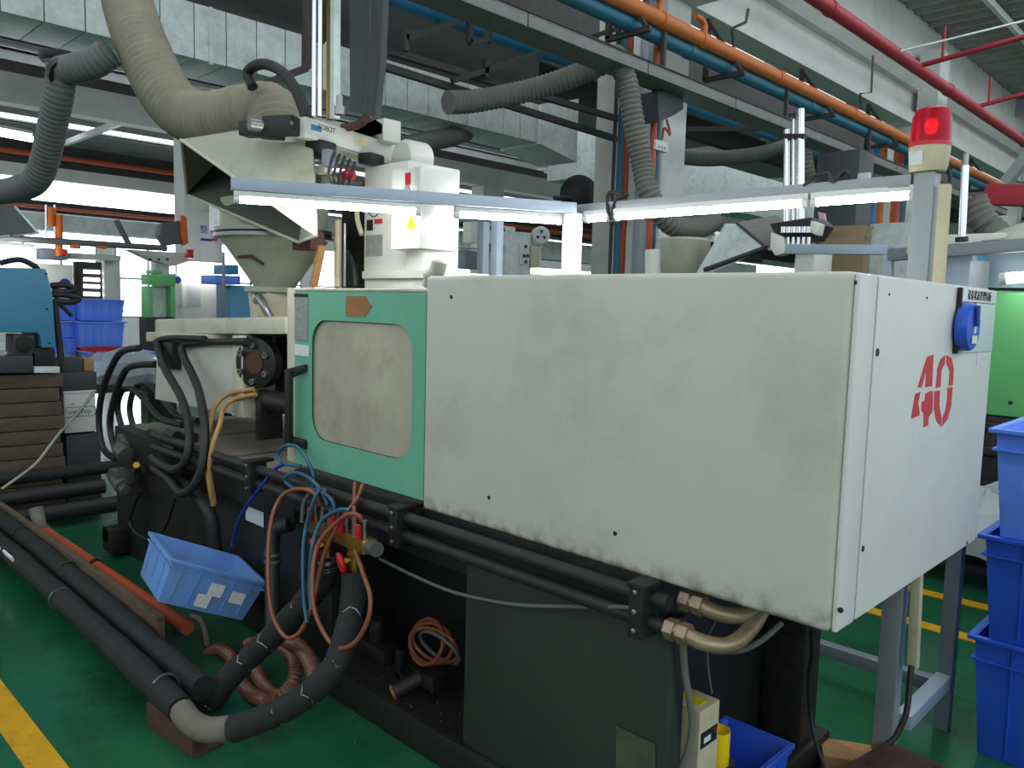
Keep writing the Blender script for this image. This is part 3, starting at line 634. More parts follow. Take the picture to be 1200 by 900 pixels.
# tilted dusty crate resting on the hoses: measured from its four visible corners
cL = (RM @ V((.323, .168, .258))).normalized(); cS = (RM @ V((-.247, -.051, .3425))); cS = (cS - cL * cS.dot(cL)).normalized(); cU = cL.cross(cS)
LC, WC, HC = .402, .382, .178
P0 = CAM + RM @ V(((203 - CXP) / FPX, (655 - CYP) / FPX, 1)) * 3.1       # its near upper corner
tc = crate('plastic_crate', 'dusty light blue crate with white paper labels lying tilted on the hoses', P0 - cU * HC + cL * LC / 2 + cS * WC / 2, Matrix((cL, cS, cU)).transposed().to_euler(), LC, WC, HC, 'blue_crate_dusty', None, ribs=5, taper=.022, rim=.012)
for (u, w, su, sw) in ((.53, .56, .15, .30), (.45, .26, .14, .30), (.77, .50, .15, .27)):
    mb = MB(); x = -LC / 2 + u * LC; zq = w * HC
    yq = lambda zz: -(WC / 2 - .022 * (1 - zz / HC)) - .0095
    z0q, z1q = zq - sw * HC / 2, zq + sw * HC / 2
    mb.slab([(x - su * LC / 2, yq(z0q), z0q), (x + su * LC / 2, yq(z0q), z0q), (x + su * LC / 2, yq(z1q), z1q), (x - su * LC / 2, yq(z1q), z1q)], (0, -.001, 0))
    mb.build('paper_label', 'paper', tc, local=True)

# cooling water manifold: brass block with red handled valves and hoses
mn = thing('water_manifold', at(400, 640, y=1.5), 'brass cooling water manifold with red valve handles below the teal door', 'manifold')
mA, mB = at(366, 614, y=1.56), at(434, 641, y=1.46)
dm_ = (mB - mA)
MB().bar(mA, mB, .05, .045).build('brass_block', 'brass', mn, bevel=.004)
MB().cyl(mB, mB + dm_.normalized() * .05, .024, n=14).build('end_fitting', 'valve_grey', mn)
for k in range(7):
    p = mA + dm_ * (.08 + .14 * k); top = p + V((0, -.004, .022))
    s = MB().cyl(top, top + V((0, 0, .022)), .011, n=8).cyl(top + V((0, 0, .022)), top + V((.004, 0, .06)), .008).build('nipple', 'steel', mn)
    if k in (0, 3, 4, 6): MB().box(top.x - .010, top.x + .010, top.y - .03, top.y - .018, top.z + .0, top.z + .05).build('valve_lever', 'red_plastic', mn, bevel=.003)
def handwheel(c, ax):
    c = V(c); ax = V(ax).normalized(); u, w = perp(ax)
    hw = thing('handwheel', c); hw.parent = mn; hw.location = c - ORG[mn]; 
    MB().tube([c + (u * math.cos(a * .5236) + w * math.sin(a * .5236)) * .030 for a in range(12)], .009, 8, closed=True).build('wheel_rim', 'red_plastic', hw)
    s = MB()
    for a in range(3): s.bar(c - (u * math.cos(a * 1.047) + w * math.sin(a * 1.047)) * .028, c + (u * math.cos(a * 1.047) + w * math.sin(a * 1.047)) * .028, .012, .008)
    s.build('spokes', 'red_plastic', hw)
for (px, py, wx, wy) in ((384, 636, 369, 643), (415, 654, 400, 660)):
    c = at(px, py, y=1.50); w = at(wx, wy, y=1.46)
    MB().cyl(c + V((0, 0, .05)), c + V((0, 0, -.045)), .02, n=12).cyl(c + V((0, 0, .028)), c + V((0, 0, .012)), .028, n=6).cyl(c, w, .013).build('globe_valve', 'brass', mn)
    handwheel(w, w - c)
    cl = MB()
    for q in (.06, .085): cl.pipe(c + V((0, 0, -q - .012)), c + V((0, 0, -q)), .036, .03)
    cl.build('hose_clamp', 'steel', mn)
# thin water hoses
def hose(name, pts, ys, r, m, label, cat='hose', n=8, group=None): return one(name, MB().tube(spl(px_path(pts, ys), n), r, 10), m, label, cat, group)
hose('water_hose', [(375, 592), (368, 578), (350, 573), (330, 582), (318, 610), (314, 660), (318, 715), (334, 746), (352, 740), (367, 705), (380, 650), (400, 610), (418, 585), (425, 568)], [1.52, 1.5, 1.48, 1.46, 1.42, 1.38, 1.36, 1.36, 1.38, 1.42, 1.46, 1.5, 1.54, 1.58], .0075, 'brown_hose', 'thin brown water hose looping down left of the manifold', n=8)
hose('water_hose', [(425, 612), (420, 604), (408, 603), (392, 615), (372, 640), (366, 680), (370, 720), (390, 756), (412, 756), (430, 730), (434, 700), (425, 670), (416, 640), (415, 600), (416, 566)], [1.48, 1.47, 1.46, 1.45, 1.42, 1.38, 1.36, 1.36, 1.36, 1.38, 1.4, 1.43, 1.46, 1.52, 1.58], .0075, 'brown_hose', 'thin brown water hose hanging in a loop under the manifold')
hose('water_hose', [(392, 598), (388, 585), (370, 574), (345, 572), (334, 562), (345, 554), (362, 560), (376, 575), (384, 592)], 1.52, .007, 'blue_tube', 'thin teal blue hose in a flat loop above the manifold')
hose('water_hose', [(367, 573), (366, 552), (350, 525), (334, 523), (326, 532), (333, 543), (352, 546)], 1.55, .007, 'blue_tube', 'thin teal blue hose looping over the corner of the guard door')
hose('water_hose', [(410, 598), (396, 598), (376, 612), (366, 640), (363, 680), (365, 715)], [1.5, 1.48, 1.46, 1.42, 1.4, 1.38], .007, 'blue_tube', 'thin teal blue hose hanging from the right of the manifold')
hose('water_hose', [(376, 572), (368, 586), (358, 620), (355, 660), (356, 700), (360, 730)], [1.5, 1.48, 1.46, 1.42, 1.4, 1.38], .007, 'blue_tube', 'thin teal blue hose hanging straight down left of the valves')
hose('water_hose', [(354, 612), (356, 590), (366, 576), (380, 574)], 1.53, .008, 'hose_grey', 'short grey hose bent over the brass block')
hose('air_hose', [(334, 543), (322, 550), (308, 568), (290, 592), (278, 615), (272, 640)], [1.60, 1.58, 1.56, 1.56, 1.56, 1.58], .008, 'navy_tube', 'thin dark blue air hose crossing the pale data plate')
hose('signal_cable', [(445, 655), (475, 670), (520, 690), (560, 701), (610, 709), (680, 711), (735, 712), (745, 718)], [1.62, 1.6, 1.6, 1.6, 1.59, 1.58, 1.55, 1.55], .0055, 'hose_dark', 'thin grey cable sagging across the dark leg panel', 'cable')
hose('signal_cable', [(820, 743), (832, 756), (850, 763), (872, 761), (893, 750), (916, 730)], [1.75, 1.76, 1.77, 1.78, 1.8, 1.85], .0075, 'hose_grey', 'pale grey cable loop under the near end of the white cover', 'cable')
hose('signal_cable', [(843, 720), (830, 745), (829, 775), (832, 800), (834, 812)], [1.9, 1.9, 1.95, 2.0, 2.02], .004, 'hose_grey', 'thin wire hanging down to the white control box', 'cable')
hose('signal_cable', [(951, 740), (952, 765), (948, 795), (949, 830), (955, 865), (966, 899)], [2.0, 2.05, 2.1, 2.15, 2.15, 2.15], .006, 'black', 'black cable hanging from the cover corner to the floor', 'cable')
hose('signal_cable', [(800, 752), (803, 790), (808, 820), (811, 850), (806, 880), (797, 899)], [1.66, 1.68, 1.7, 1.72, 1.72, 1.72], .009, 'hose_grey', 'thick grey cable hanging beside the dark leg panel', 'cable')
# insulated hoses from the manifold to the floor pipes
def insul(pts, ys, r, label, kinks):
    path = spl(px_path(pts, ys), 8); t = thing('insulated_hose', path[-1], label, 'hose')
    rp = resample(path, .012); L = len(rp)
    rr = [r * (1 - .16 * max(0, 1 - min(abs(i / L - k) for k in kinks) / .018)) for i in range(L)]
    MB().tube(rp, rr, 16).build('foam_sleeve', 'foam_black', t)
    for k in kinks:
        c = rp[int(k * L)]; d = (rp[min(L - 1, int(k * L) + 2)] - rp[int(k * L) - 2]).normalized(); u, w = perp(d)
        MB().tube([c + (u * math.cos(a * .5236) + w * math.sin(a * .5236)) * (r * .88) + d * .01 * math.sin(a * 2) for a in range(12)], .003, 6, closed=True).build('wire_tie', 'steel', t)
insul([(383, 660), (378, 680), (362, 700), (330, 735), (295, 768), (268, 795), (246, 824), (232, 830), (215, 812)], [1.5, 1.5, 1.47, 1.42, 1.36, 1.30, 1.25, 1.24, 1.24], .044, 'black foam insulated hose from the left valve down to the floor pipes', (.22, .42, .55, .76))
insul([(415, 672), (414, 700), (408, 735), (395, 775), (370, 806), (335, 830), (300, 845), (270, 856)], [1.5, 1.48, 1.42, 1.36, 1.3, 1.24, 1.18, 1.13], .042, 'black foam insulated hose from the right valve curving along the floor', (.2, .42, .58, .75))
e = at(316, 640, y=1.6)
vp = thing('standing_pipe', (e.x, 1.6, .05), 'dark vertical pipe with elbow left of the brass manifold', 'pipe')
MB().tube(spl([at(340, 615, y=1.64), at(328, 618, y=1.62), at(320, 628, y=1.60), at(319, 660, y=1.58), at(320, 745, y=1.5)], 6), .03, 14).build('pipe_body', 'rubber', vp)
c = at(320, 650, y=1.585); MB().pipe(c, c + V((0, 0, .012)), .036, .029).pipe(c + V((0, 0, -.03)), c + V((0, 0, -.018)), .036, .029).build('hose_clamp', 'steel', vp)
# ribbed brown hoses on the floor
def ribhose(pts, ys, r, label):
    return one('ribbed_hose', MB().ribbed(spl(px_path(pts, ys), 8), r, .014, .0018, 14), 'brown_ribbed', label, 'hose')
ribhose([(235, 795), (240, 772), (256, 760), (270, 770), (276, 790), (292, 812), (315, 822)], [1.42, 1.45, 1.48, 1.48, 1.45, 1.4, 1.38], .026, 'brown ribbed hose arching up from a clamp, leftmost on the floor')
ribhose([(292, 750), (298, 780), (312, 808), (330, 815), (345, 795), (345, 772), (332, 758)], [1.5, 1.48, 1.45, 1.45, 1.5, 1.55, 1.58], .026, 'brown ribbed hose curled round the insulated hose')
ribhose([(328, 748), (348, 756), (364, 776), (370, 800)], [1.56, 1.52, 1.46, 1.42], .027, 'short brown ribbed hose behind the insulated hose')
c = at(235, 790, y=1.41)
one('hose_clamp', MB().pipe(c + V((0, 0, -.03)), c + V((0, 0, -.015)), .034, .026).pipe(c + V((0, 0, -.01)), c + V((0, 0, .006)), .034, .026).cyl(c + V((0, 0, -.09)), c + V((0, 0, -.03)), .024), 'steel', 'steel hose clamp on the leftmost ribbed hose', 'clamp')
one('bent_hose', MB().tube(spl(px_path([(152, 728), (143, 715), (148, 702), (162, 698), (176, 706), (184, 720)], 1.42), 7), .016), 'tan_hose', 'short tan hose bent over the orange floor pipe', 'hose')
one('bent_hose', MB().tube(spl(px_path([(225, 722), (236, 728), (241, 742), (243, 756)], 1.48), 7), .014), 'hose_grey', 'short grey hose bending down below the tilted crate', 'hose')
one('bent_hose', MB().tube(spl(px_path([(204, 718), (203, 740), (205, 772)], 1.48), 7), .014), 'hose_dark', 'straight grey hose end hanging below the tilted crate', 'hose')

# floor pipes
fp = thing('insulated_floor_pipe', (-4, 1.12, 0), 'front black insulated pipe lying along the green floor', 'pipe')
pA = [V((-6.5, 1.10, .13)), V((-4.9, 1.11, .13)), V((-3.3, 1.10, .12)), V((-2.55, 1.08, .115))]
rp = resample(pA, .03)
MB().tube(rp, [.047 * (1 + .04 * math.sin(i * .7) + .04 * math.sin(i * .23)) for i in range(len(rp))], 16).build('foam_sleeve', 'foam_black', fp)
MB().tube(spl([(-2.56, 1.08, .115), (-2.48, 1.075, .11), (-2.40, 1.09, .11), (-2.34, 1.14, .12)], 6), .040, 14).build('elbow', 'dust', fp)
for x in (-4.85, -4.6): MB().obox((x, 1.066, .15), (.16, .012, .05), R3(.4, 0, 0)).build('torn_patch', 'paper', fp, bevel=.004)
for x in (-3.9, -2.75): MB().pipe((x, 1.1, .122), (x + .012, 1.1, .122), .052, .046).build('band', 'steel', fp)
fp = thing('insulated_floor_pipe', (-4, 1.22, 0), 'rear black insulated pipe beside the front floor pipe', 'pipe')
rp = resample([V((-6.5, 1.22, .15)), V((-4.6, 1.22, .15)), V((-2.66, 1.20, .115))], .03)
MB().tube(rp, [.044 * (1 + .05 * math.sin(i * .6)) for i in range(len(rp))], 16).build('foam_sleeve', 'foam_black', fp)
for x in (-5.0, -4.2): MB().pipe((x, 1.22, .148), (x + .014, 1.22, .148), .05, .043).build('band', 'rubber', fp)
one('floor_channel', MB().slab([(-6.5, 1.255, .2), (-6.5, 1.285, .2), (-6.5, 1.285, .03), (-6.5, 1.255, .03)], (3.3, 0, 0)), 'wood', 'long grey brown steel channel behind the floor pipes', 'channel')
op = thing('orange_floor_pipe', (-4.2, 1.36, 0), 'orange red steel pipe on the floor behind the black pipes', 'pipe')
MB().tube([(-5.05, 1.345, .14), (-3.25, 1.40, .10)], .03, 16).build('pipe_body', 'red_orange_pipe', op)
MB().tube(spl([(-5.02, 1.345, .14), (-5.12, 1.345, .145), (-5.2, 1.36, .17), (-5.24, 1.36, .23)], 5), .038, 14).build('elbow', 'hose_grey', op)
MB().pipe((-4.28, 1.37, .122), (-4.25, 1.37, .122), .037, .03).build('coupling', 'dark_iron', op)
one('rust_plate', MB().obox((-2.60, 1.06, .045), (.30, .02, .09), R3(0, 0, .1)).obox((-2.60, 1.11, .005), (.30, .1, .01), R3(0, 0, .1)), 'rust', 'rusty steel angle plate standing under the pipe ends', 'plate', bevel=.003)
for k, (x, z, r) in enumerate(((-5.72, .20, .05), (-5.62, .09, .055), (-5.86, .30, .045))):
    one('cross_pipe', MB().tube([(x, -.6, z), (x, 1.9 + .1 * k, z)], r, 16), ('rubber', 'rubber', 'foam_black')[k], ('upper dark pipe crossing behind the floor pipes', 'lower shiny dark pipe crossing behind the floor pipes', 'rearmost dark pipe below the timber stack')[k], 'pipe')
p = onfront
# loose fittings on the base slab
cl = thing('hose_coil', at(490, 775, y=1.85), 'coil of thin brown hose lying on the machine base slab', 'hose coil')
cc = at(500, 752, y=1.82)
for k in range(4):
    pts = [cc + V((.085 * math.cos(a * .2618) * (1 + .06 * k), .03 * math.sin(a * .2618 + k), .075 * math.sin(a * .2618) * (1 - .06 * k))) + V((.012 * k, .01 * k, -.006 * k)) for a in range(24)]
    MB().tube(pts, .0075, 8, closed=True).build('hose_turn', 'brown_hose' if k < 3 else 'hose_dark', cl)
vf = thing('valve_fitting', at(470, 805, y=1.72), 'greasy steel pipe fitting with a copper mouth on the machine base slab', 'fitting')
pa, pb = at(462, 811, y=1.66), at(495, 793, y=1.74)
MB().pipe(pa, pb, .026, .019, 18).build('pipe_stub', 'dark_iron', vf); MB().pipe(pa - (pb - pa).normalized() * .006, pa + (pb - pa).normalized() * .003, .028, .017, 18).build('copper_ring', 'brown_hose', vf)
MB().obox(pb + V((.03, .01, .0)), (.10, .06, .05)).build('valve_body', 'dark_iron', vf, bevel=.006)
q = at(468, 770, y=1.75); MB().box(q.x - .015, q.x + .015, 1.74, 1.765, .115, q.z + .03).box(q.x - .01, q.x + .10, 1.74, 1.76, .125, .15).build('lever_bracket', 'dark_iron', vf, bevel=.004)
q = at(440, 775, y=1.8); MB().box(q.x - .22, q.x + .08, 1.78, 1.86, .115, .17).cyl((q.x - .02, 1.82, .17), (q.x - .02, 1.82, .26), .03).cyl((q.x - .12, 1.82, .17), (q.x - .12, 1.82, .23), .026).build('lower_block', 'dark_iron', vf, bevel=.004)
# bin, control box and yellow cup in the opening
bn = crate('parts_bin', 'small blue parts bin on the floor in the dark opening', (-1.05, 1.985, .115), (0, 0, math.radians(90)), .40, .21, .13, 'blue_crate', None, taper=.012, rim=.01, ribs=3)
cb = thing('control_box', (-1.06, 1.93, .15), 'small white timer control box with a dark display in the parts bin', 'control box')
MB().box(-1.15, -1.05, 1.84, 1.945, .20, .425).build('case', 'beige_conduit', cb, bevel=.004)
MB().box(-1.0505, -1.0485, 1.85, 1.935, .315, .36).build('display_panel', 'ink_black', cb); MB().box(-1.0485, -1.0475, 1.865, 1.90, .327, .343).build('digit_window', 'paper', cb)
MB().lathe([(.006, 0), (.006, .005)], (-1.0485, 1.922, .345), 10, (1, 0, 0)).build('button', 'red_plastic', cb)
MB().box(-1.14, -1.07, 1.87, 1.91, .425, .4265).build('yellow_sticker', 'yellow_plastic', cb)
MB().box(-1.15, -1.05, 1.84, 2.06, .125, .2).build('support_block', 'dark_grey_box', cb, bevel=.004)
one('yellow_cup', MB().lathe([(.034, 0), (.034, .10), (.031, .10), (.031, .09)], (-1.085, 2.01, .2), 24), 'yellow_plastic', 'bright yellow plastic cup beside the control box', 'cup')
# things on the floor at the bottom right
mp = MB().slab([at(1040, 868, z=.14), at(1112, 899, z=.14), at(1150, 960, z=.14), at(1050, 1000, z=.14), at(962, 912, z=.14)], (0, 0, -.03))
pl = one('steel_plate', mp, 'rust', 'brown painted steel plate with bolt holes, bottom right corner', 'plate', bevel=.003)
for px, py in ((1018, 894), (1099, 899)):
    q = at(px, py, z=.141); MB().lathe([(.012, -.001), (.012, .0012), (.01, .0012)], q, 14).build('bolt_hole', 'black', pl)
c0 = at(1050, 925, z=.06)
one('plate_support', MB().box(c0.x - .1, c0.x + .2, c0.y - .22, c0.y - .02, 0, .109), 'dark_iron', 'dark block carrying the brown steel plate', 'block', bevel=.004)
c0 = at(992, 892, z=.05)
one('wood_block', MB().obox((c0.x - .0, c0.y, .045), (.16, .12, .09), R3(0, 0, .5)), 'raw_wood', 'rough pale wooden block beside the steel plate', 'block', bevel=.008)

# plastic pellets spilled on the slab and the floor
mb = MB()
for k in range(110):
    if k < 60: p = V((random.uniform(-2.55, -1.82), random.uniform(1.64, 2.0), .116))
    else: p = V((random.uniform(-2.7, -1.9), random.uniform(1.15, 1.6), .001))
    r = random.uniform(.0012, .0026); mb._add([p + V((r, 0, 0)), p + V((-r, 0, 0)), p + V((0, r, 0)), p + V((0, -r, 0)), p + V((0, 0, 2 * r))], [(0, 2, 4), (2, 1, 4), (1, 3, 4), (3, 0, 4), (0, 3, 1, 2)])
one('plastic_pellets', mb, 'dust', 'white plastic pellets spilled on the machine base and floor', 'pellets', kind='stuff')

# ================================================================ HOPPER, HOOD, ROBOT
hc = at(322, 300, y=2.12); HX = hc.x; HY = 2.12
zf = at(322, 277, y=HY).z; zc = at(322, 338, y=HY).z; zth = at(330, 375, y=HY).z
hp = thing('material_hopper', (HX, HY, zth), 'cream grey material hopper with a clamp ring above the injection unit', 'hopper')
MB().lathe([(.27, 0), (.27, .15), (.265, .155)], (HX, HY, zf + .02), 36).build('barrel', 'hood_cream', hp)
MB().lathe([(.275, -.02), (.30, -.018), (.30, .0), (.285, .004), (.30, .01), (.30, .028), (.275, .03)], (HX, HY, zf), 36).build('clamp_ring', 'steel', hp)
MB().lathe([(.105, 0), (.112, .02), (.27, zf - zc - .02)], (HX, HY, zc), 36).build('cone', 'hood_cream', hp)
MB().lathe([(.15, 0), (.15, .025)], (HX, HY, zc - .02), 28).build('outlet_flange', 'hood_cream', hp)
MB().hull([(HX - .09, HY - .09, zth), (HX + .09, HY - .09, zth), (HX + .09, HY + .09, zth), (HX - .09, HY + .09, zth)], [(HX - .1, HY - .1, zc - .02), (HX + .1, HY - .1, zc - .02), (HX + .1, HY + .1, zc - .02), (HX - .1, HY + .1, zc - .02)]).build('throat', 'cream', hp, bevel=.006)
MB().box(HX - .12, HX + .12, HY - .12, HY + .12, 1.40, zth).build('base_flange', 'dark_iron', hp, bevel=.006)
q = at(312, 360, y=HY - .14); MB().tube(spl([q + V((-.1, 0, .03)), q + V((-.02, -.03, .05)), q + V((.04, -.03, .0)), q + V((.06, 0, -.07))], 6), .02).build('slide_lever', 'steel', hp)
q = at(295, 300, y=HY - .2); MB().tube([q + V((-.14, 0, .0)), q, q + V((.06, .03, -.04))], .008).build('clamp_bolt', 'rust', hp)
q = at(362, 281, y=1.93); MB().box(q.x - .09, q.x + .06, 1.90, 1.97, q.z - .045, q.z + .03).build('rust_bracket', 'rust', hp, bevel=.004)
q = at(378, 335, y=1.98); one('wood_stick', MB().bar(at(367, 336, y=1.95), at(377, 288, y=1.95), .035, .02), 'raw_wood', 'short pale wooden stick leaning beside the hopper cone', 'stick')
# hood
M1, M2 = at(212, 164, y=1.57), at(371, 276, y=1.66); M3, M4 = at(219, 228, y=1.84), at(350, 284, y=1.84)
N1, N2 = at(292, 152, y=1.76), at(366, 176, y=1.80); N3, N4 = at(288, 149, y=2.02), at(368, 171, y=2.02)
hd = thing('fume_hood', (M1 + M2 + M3 + M4) / 4, 'large cream sheet metal fume hood tilted above the hopper', 'hood')
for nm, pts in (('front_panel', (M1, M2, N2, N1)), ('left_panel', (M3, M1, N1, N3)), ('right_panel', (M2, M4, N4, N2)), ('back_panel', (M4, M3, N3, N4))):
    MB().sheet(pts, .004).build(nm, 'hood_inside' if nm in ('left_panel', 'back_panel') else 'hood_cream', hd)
MB().sheet((N1, N2, N4, N3), .004).build('top_panel', 'hood_cream', hd)
for a, b in ((M1, M2), (M2, M4), (M4, M3), (M3, M1)): MB().cyl(a, b, .007, n=8).build('rim_fold', 'cream', hd)
# hose from the hood up to the overhead duct
hz = [(326, 160, 2.12), (318, 132, 2.14), (288, 133, 2.1), (250, 140, 2.04), (218, 134, 1.98), (193, 108, 1.93), (172, 66, 1.9), (158, 30, 1.9), (147, -10, 1.95), (140, -60, 2.1)]
one('exhaust_hose', MB().ribbed(spl([at(a, b, y=c) for a, b, c in hz], 10), .142, .04, .006, 26), 'hose_beige', 'thick dusty beige exhaust hose rising from the cream hood', 'hose')
c = at(322, 128, y=2.10)
one('rubber_hose', MB().tube(spl([at(296, 102, y=1.98), at(291, 84, y=1.98), at(308, 75, y=1.98), at(330, 84, y=1.98), at(348, 108, y=1.95), at(360, 140, y=1.9)], 8), .026, 12), 'rubber', 'black rubber suction hose arched over the beige exhaust hose', 'hose')

# robot picker
rb = thing('picker_robot', (-2.9, 2.2, 1.59), 'white swing arm picker robot with upright aluminium posts above the guard door', 'robot')
RY = 2.15
def rbx(px0, py0, px1, py1, y0, y1): return bx(px0, py0, px1, py1, y0, y1)
rbx(427, 196, 476, 328, RY, RY + .3).build('pedestal', 'robot_white', rb, bevel=.01)
rbx(424, 318, 500, 326, RY - .02, RY + .34).build('base_flange', 'robot_white', rb, bevel=.004)
rbx(427, 326, 498, 345, RY, RY + .3).build('base_block', 'robot_white', rb, bevel=.006)
box = rbx(459, 200, 491, 291, RY - .1, RY + .1).build('electric_box', 'robot_white', rb, bevel=.006)
MB().box(*onfront(475, 203, 481, 216, RY - .102)).build('switch_plate', 'red_plastic', box)
q = at(478, 222, y=RY - .1); MB().lathe([(.016, 0), (.016, .006), (.008, .014), (.008, .016)], q, 14, (0, -1, 0)).build('knob', 'grey_label', box)
MB().slab([at(x, y, y=RY - .1005) for x, y in ((482, 250), (488, 268), (476, 268))], (0, -.001, 0)).build('warning_triangle', 'yellow_plastic', box)
MB().box(*onfront(429, 276, 448, 300, RY - .001)).build('data_plate', 'grey_label', rb)
MB().box(*onfront(430, 258, 437, 270, RY - .001)).build('pictogram', 'ink_black', rb); MB().box(*onfront(439, 257, 448, 262, RY - .001)).build('red_caption', 'ink_red', rb)
MB().tube([at(438 + 6 * math.cos(a * .5), 246 + 8 * math.sin(a * .5), y=RY - .002) for a in range(8)], .0025, 5).build('pictogram', 'ink_black', rb)
q = at(474, 186, y=RY + .1); MB().lathe([(.085, 0), (.085, .1), (.07, .12)], q + V((0, .1, 0)), 24, (0, -1, 0)).build('pivot_cap', 'robot_white', rb)
rbx(400, 245, 427, 345, RY + .25, RY + .45).build('cable_cabinet', 'black', rb, bevel=.01)
MB().tube(spl([at(418, 240, y=RY), at(419, 258, y=RY), at(424, 275, y=RY)], 5), .012).build('cable', 'beige_conduit', rb)
MB().tube(spl([at(406, 296, y=RY), at(414, 312, y=RY), at(417, 335, y=RY)], 5), .014).build('cable', 'rubber', rb)
for k, x in enumerate((396, 404)): MB().cyl(at(x, 258 + 4 * k, y=RY - .05), at(x, 336, y=RY - .05), (.018, .008)[k]).build('guide_rod', 'beige_conduit' if k == 0 else 'steel', rb)
# arm
AZ = 2.2
aL, aR = at(353, 149, z=AZ), at(471, 184, z=AZ); ad = (aR - aL).normalized(); an = ad.cross(V((0, 0, 1)))
MB().bar(aL, aR, .05, .082).build('arm_beam', 'robot_white', rb, bevel=.004)
MB().bar(aL + an * -.13, aR + an * -.13, .05, .082).build('arm_beam', 'robot_white', rb, bevel=.004)
text('lettering', 'ROBOT', .03, at(377, 150, z=AZ) + an * .0272 + V((0, 0, -.006)), ad, (0, 0, 1), 'ink_black', rb)
MB().obox(at(365, 149, z=AZ) + an * .0256 + V((0, 0, -.006)), (.06, .001, .022), Matrix((ad, an, V((0, 0, 1)))).transposed()).build('maker_label', 'blue_pipe', rb)
text('lettering', '0-8', .05, at(418, 167, z=AZ) + an * .0272, ad, (0, 0, 1), 'yellow_plastic', rb)
capA = at(285, 152, z=AZ); cm = capA.lerp(aL, .5)
MB().bar(aL + V((0, 0, 0)) - ad * .03, aL - ad * .03 + (capA - aL) * .5, .07, .075).bar(aL + (capA - aL) * .35 - V((0, 0, .03)), aL + (capA - aL) * .75 - V((0, 0, .02)), .08, .03).bar(aL + (capA - aL) * .7, capA, .07, .06).build('arm_end_bracket', 'black', rb, bevel=.008)
MB().cyl(at(292, 145, z=AZ + .0), at(322, 150, z=AZ), .025, n=14).build('end_cylinder', 'steel', rb)
for q in ((335, 145), (348, 158)): MB().lathe([(.008, 0), (.008, .003)], at(q[0], q[1], z=AZ) + an * .03, 8, an).build('bolt', 'steel', rb)
# upright posts
pz = at(380, 136, z=AZ + .03)
for k, (px, r, m, zz) in enumerate(((368, .010, 'chrome', 0), (375, .010, 'chrome', 0))):
    p = at(px, 130, z=AZ + .05); MB().cyl((p.x, p.y, AZ + .03), (p.x, p.y, 3.2), r).build('guide_rod', m, rb)
p = at(383, 130, z=AZ + .05); MB().box(p.x - .022, p.x + .016, p.y + .01, p.y + .04, AZ + .02, 3.2).build('upright_profile', 'brass', rb, bevel=.002)
p = at(390, 130, z=AZ + .05); MB().box(p.x - .016, p.x + .014, p.y - .005, p.y + .025, AZ + .02, 3.2).build('upright_profile', 'galv', rb, bevel=.002)
p = at(371, 48, z=2.62); MB().bar(at(364, 46, y=p.y), at(377, 49, y=p.y), .03, .015).build('rod_clip', 'dark_iron', rb)
p = at(398, 125, z=AZ + .03); MB().cyl((p.x, p.y, AZ + .0), (p.x, p.y, at(398, 112, y=p.y).z), .012).cyl((p.x, p.y, AZ), (p.x, p.y, AZ + .03), .02).build('shock_absorber', 'steel', rb)
p = at(424, 130, z=AZ + .1)
mb = MB().slab([at(x, y, y=p.y) for x, y in ((409, -30), (431, -30), (433, 60), (425, 133), (410, 131))], (0, .03, 0)); mb.build('upright_cover', 'dark_grey_box', rb, bevel=.003)
mb = MB().slab([at(x, y, y=p.y - .04) for x, y in ((436, -30), (450, -30), (446, 72), (439, 137), (427, 133), (433, 70))], (0, .03, 0)); mb.build('cable_chain_guide', 'dark_grey_box', rb, bevel=.003)
q = at(437, 152, z=AZ + .06); rot = Matrix((ad, an, V((0, 0, 1)))).transposed()
cbx = MB().obox(at(452, 155, z=AZ + .08), (.10, .10, .10), R3(0, 0, 0)); cbx.build('control_box', 'robot_white', rb, bevel=.006)
MB().hull([at(x, y, z=AZ + .06) for x, y in ((440, 140), (440, 165), (412, 158), (412, 152))], [at(x, y, z=AZ + .06) + V((-.06, .08, 0)) for x, y in ((440, 140), (440, 165), (412, 158), (412, 152))]).build('box_cone', 'robot_white', rb)
MB().tube(spl([at(402, 150, z=AZ + .05), at(420, 146, z=AZ + .05), at(428, 138, z=AZ + .05)], 5), .018).build('cable', 'rust', rb)
# gripper and wrist below the arm
MB().obox(at(376, 176, z=2.13), (.09, .10, .07), R3(0, 0, .3)).build('wrist_block', 'black', rb, bevel=.01)
MB().obox(at(435, 187, z=2.13), (.08, .1, .05), R3(0, 0, .3)).build('drive_block', 'black', rb, bevel=.015)
MB().obox(at(386, 186, z=2.08), (.04, .05, .07), R3(0, 0, .3)).build('air_valve', 'stand_grey', rb, bevel=.004)
for px, py, w in ((378, 199, 18), (386, 211, 16)):
    a = at(px, py, z=2.05); MB().obox(a, (w * .0035, .05, .03), R3(0, 0, .3)).build('gripper_plate', 'brushed', rb, bevel=.003)
a = at(409, 205, z=2.05); MB().lathe([(.02, -.03), (.024, 0), (.024, .02), (.01, .03)], a, 14, (1, .2, 0)).build('red_sensor', 'red_plastic', rb); MB().lathe([(.008, 0), (.008, .004)], a + V((.012, -.022, .006)), 10, (.3, -1, 0)).build('sensor_light', 'red_glow', rb)
MB().cyl(at(400, 212, z=2.04), at(425, 216, z=2.04), .016).cyl(at(425, 216, z=2.04), at(430, 215, z=2.04), .022).build('gripper_cylinder', 'steel', rb)
for k in range(5):
    a = at(392 + k * 6, 178 + k * 3, z=2.1); MB().tube(spl([a, a + V((.02, -.03, -.05)), a + V((-.01, -.02, -.1)), a + V((.01, 0, -.14))], 5), .006).build('cable', 'rubber', rb)

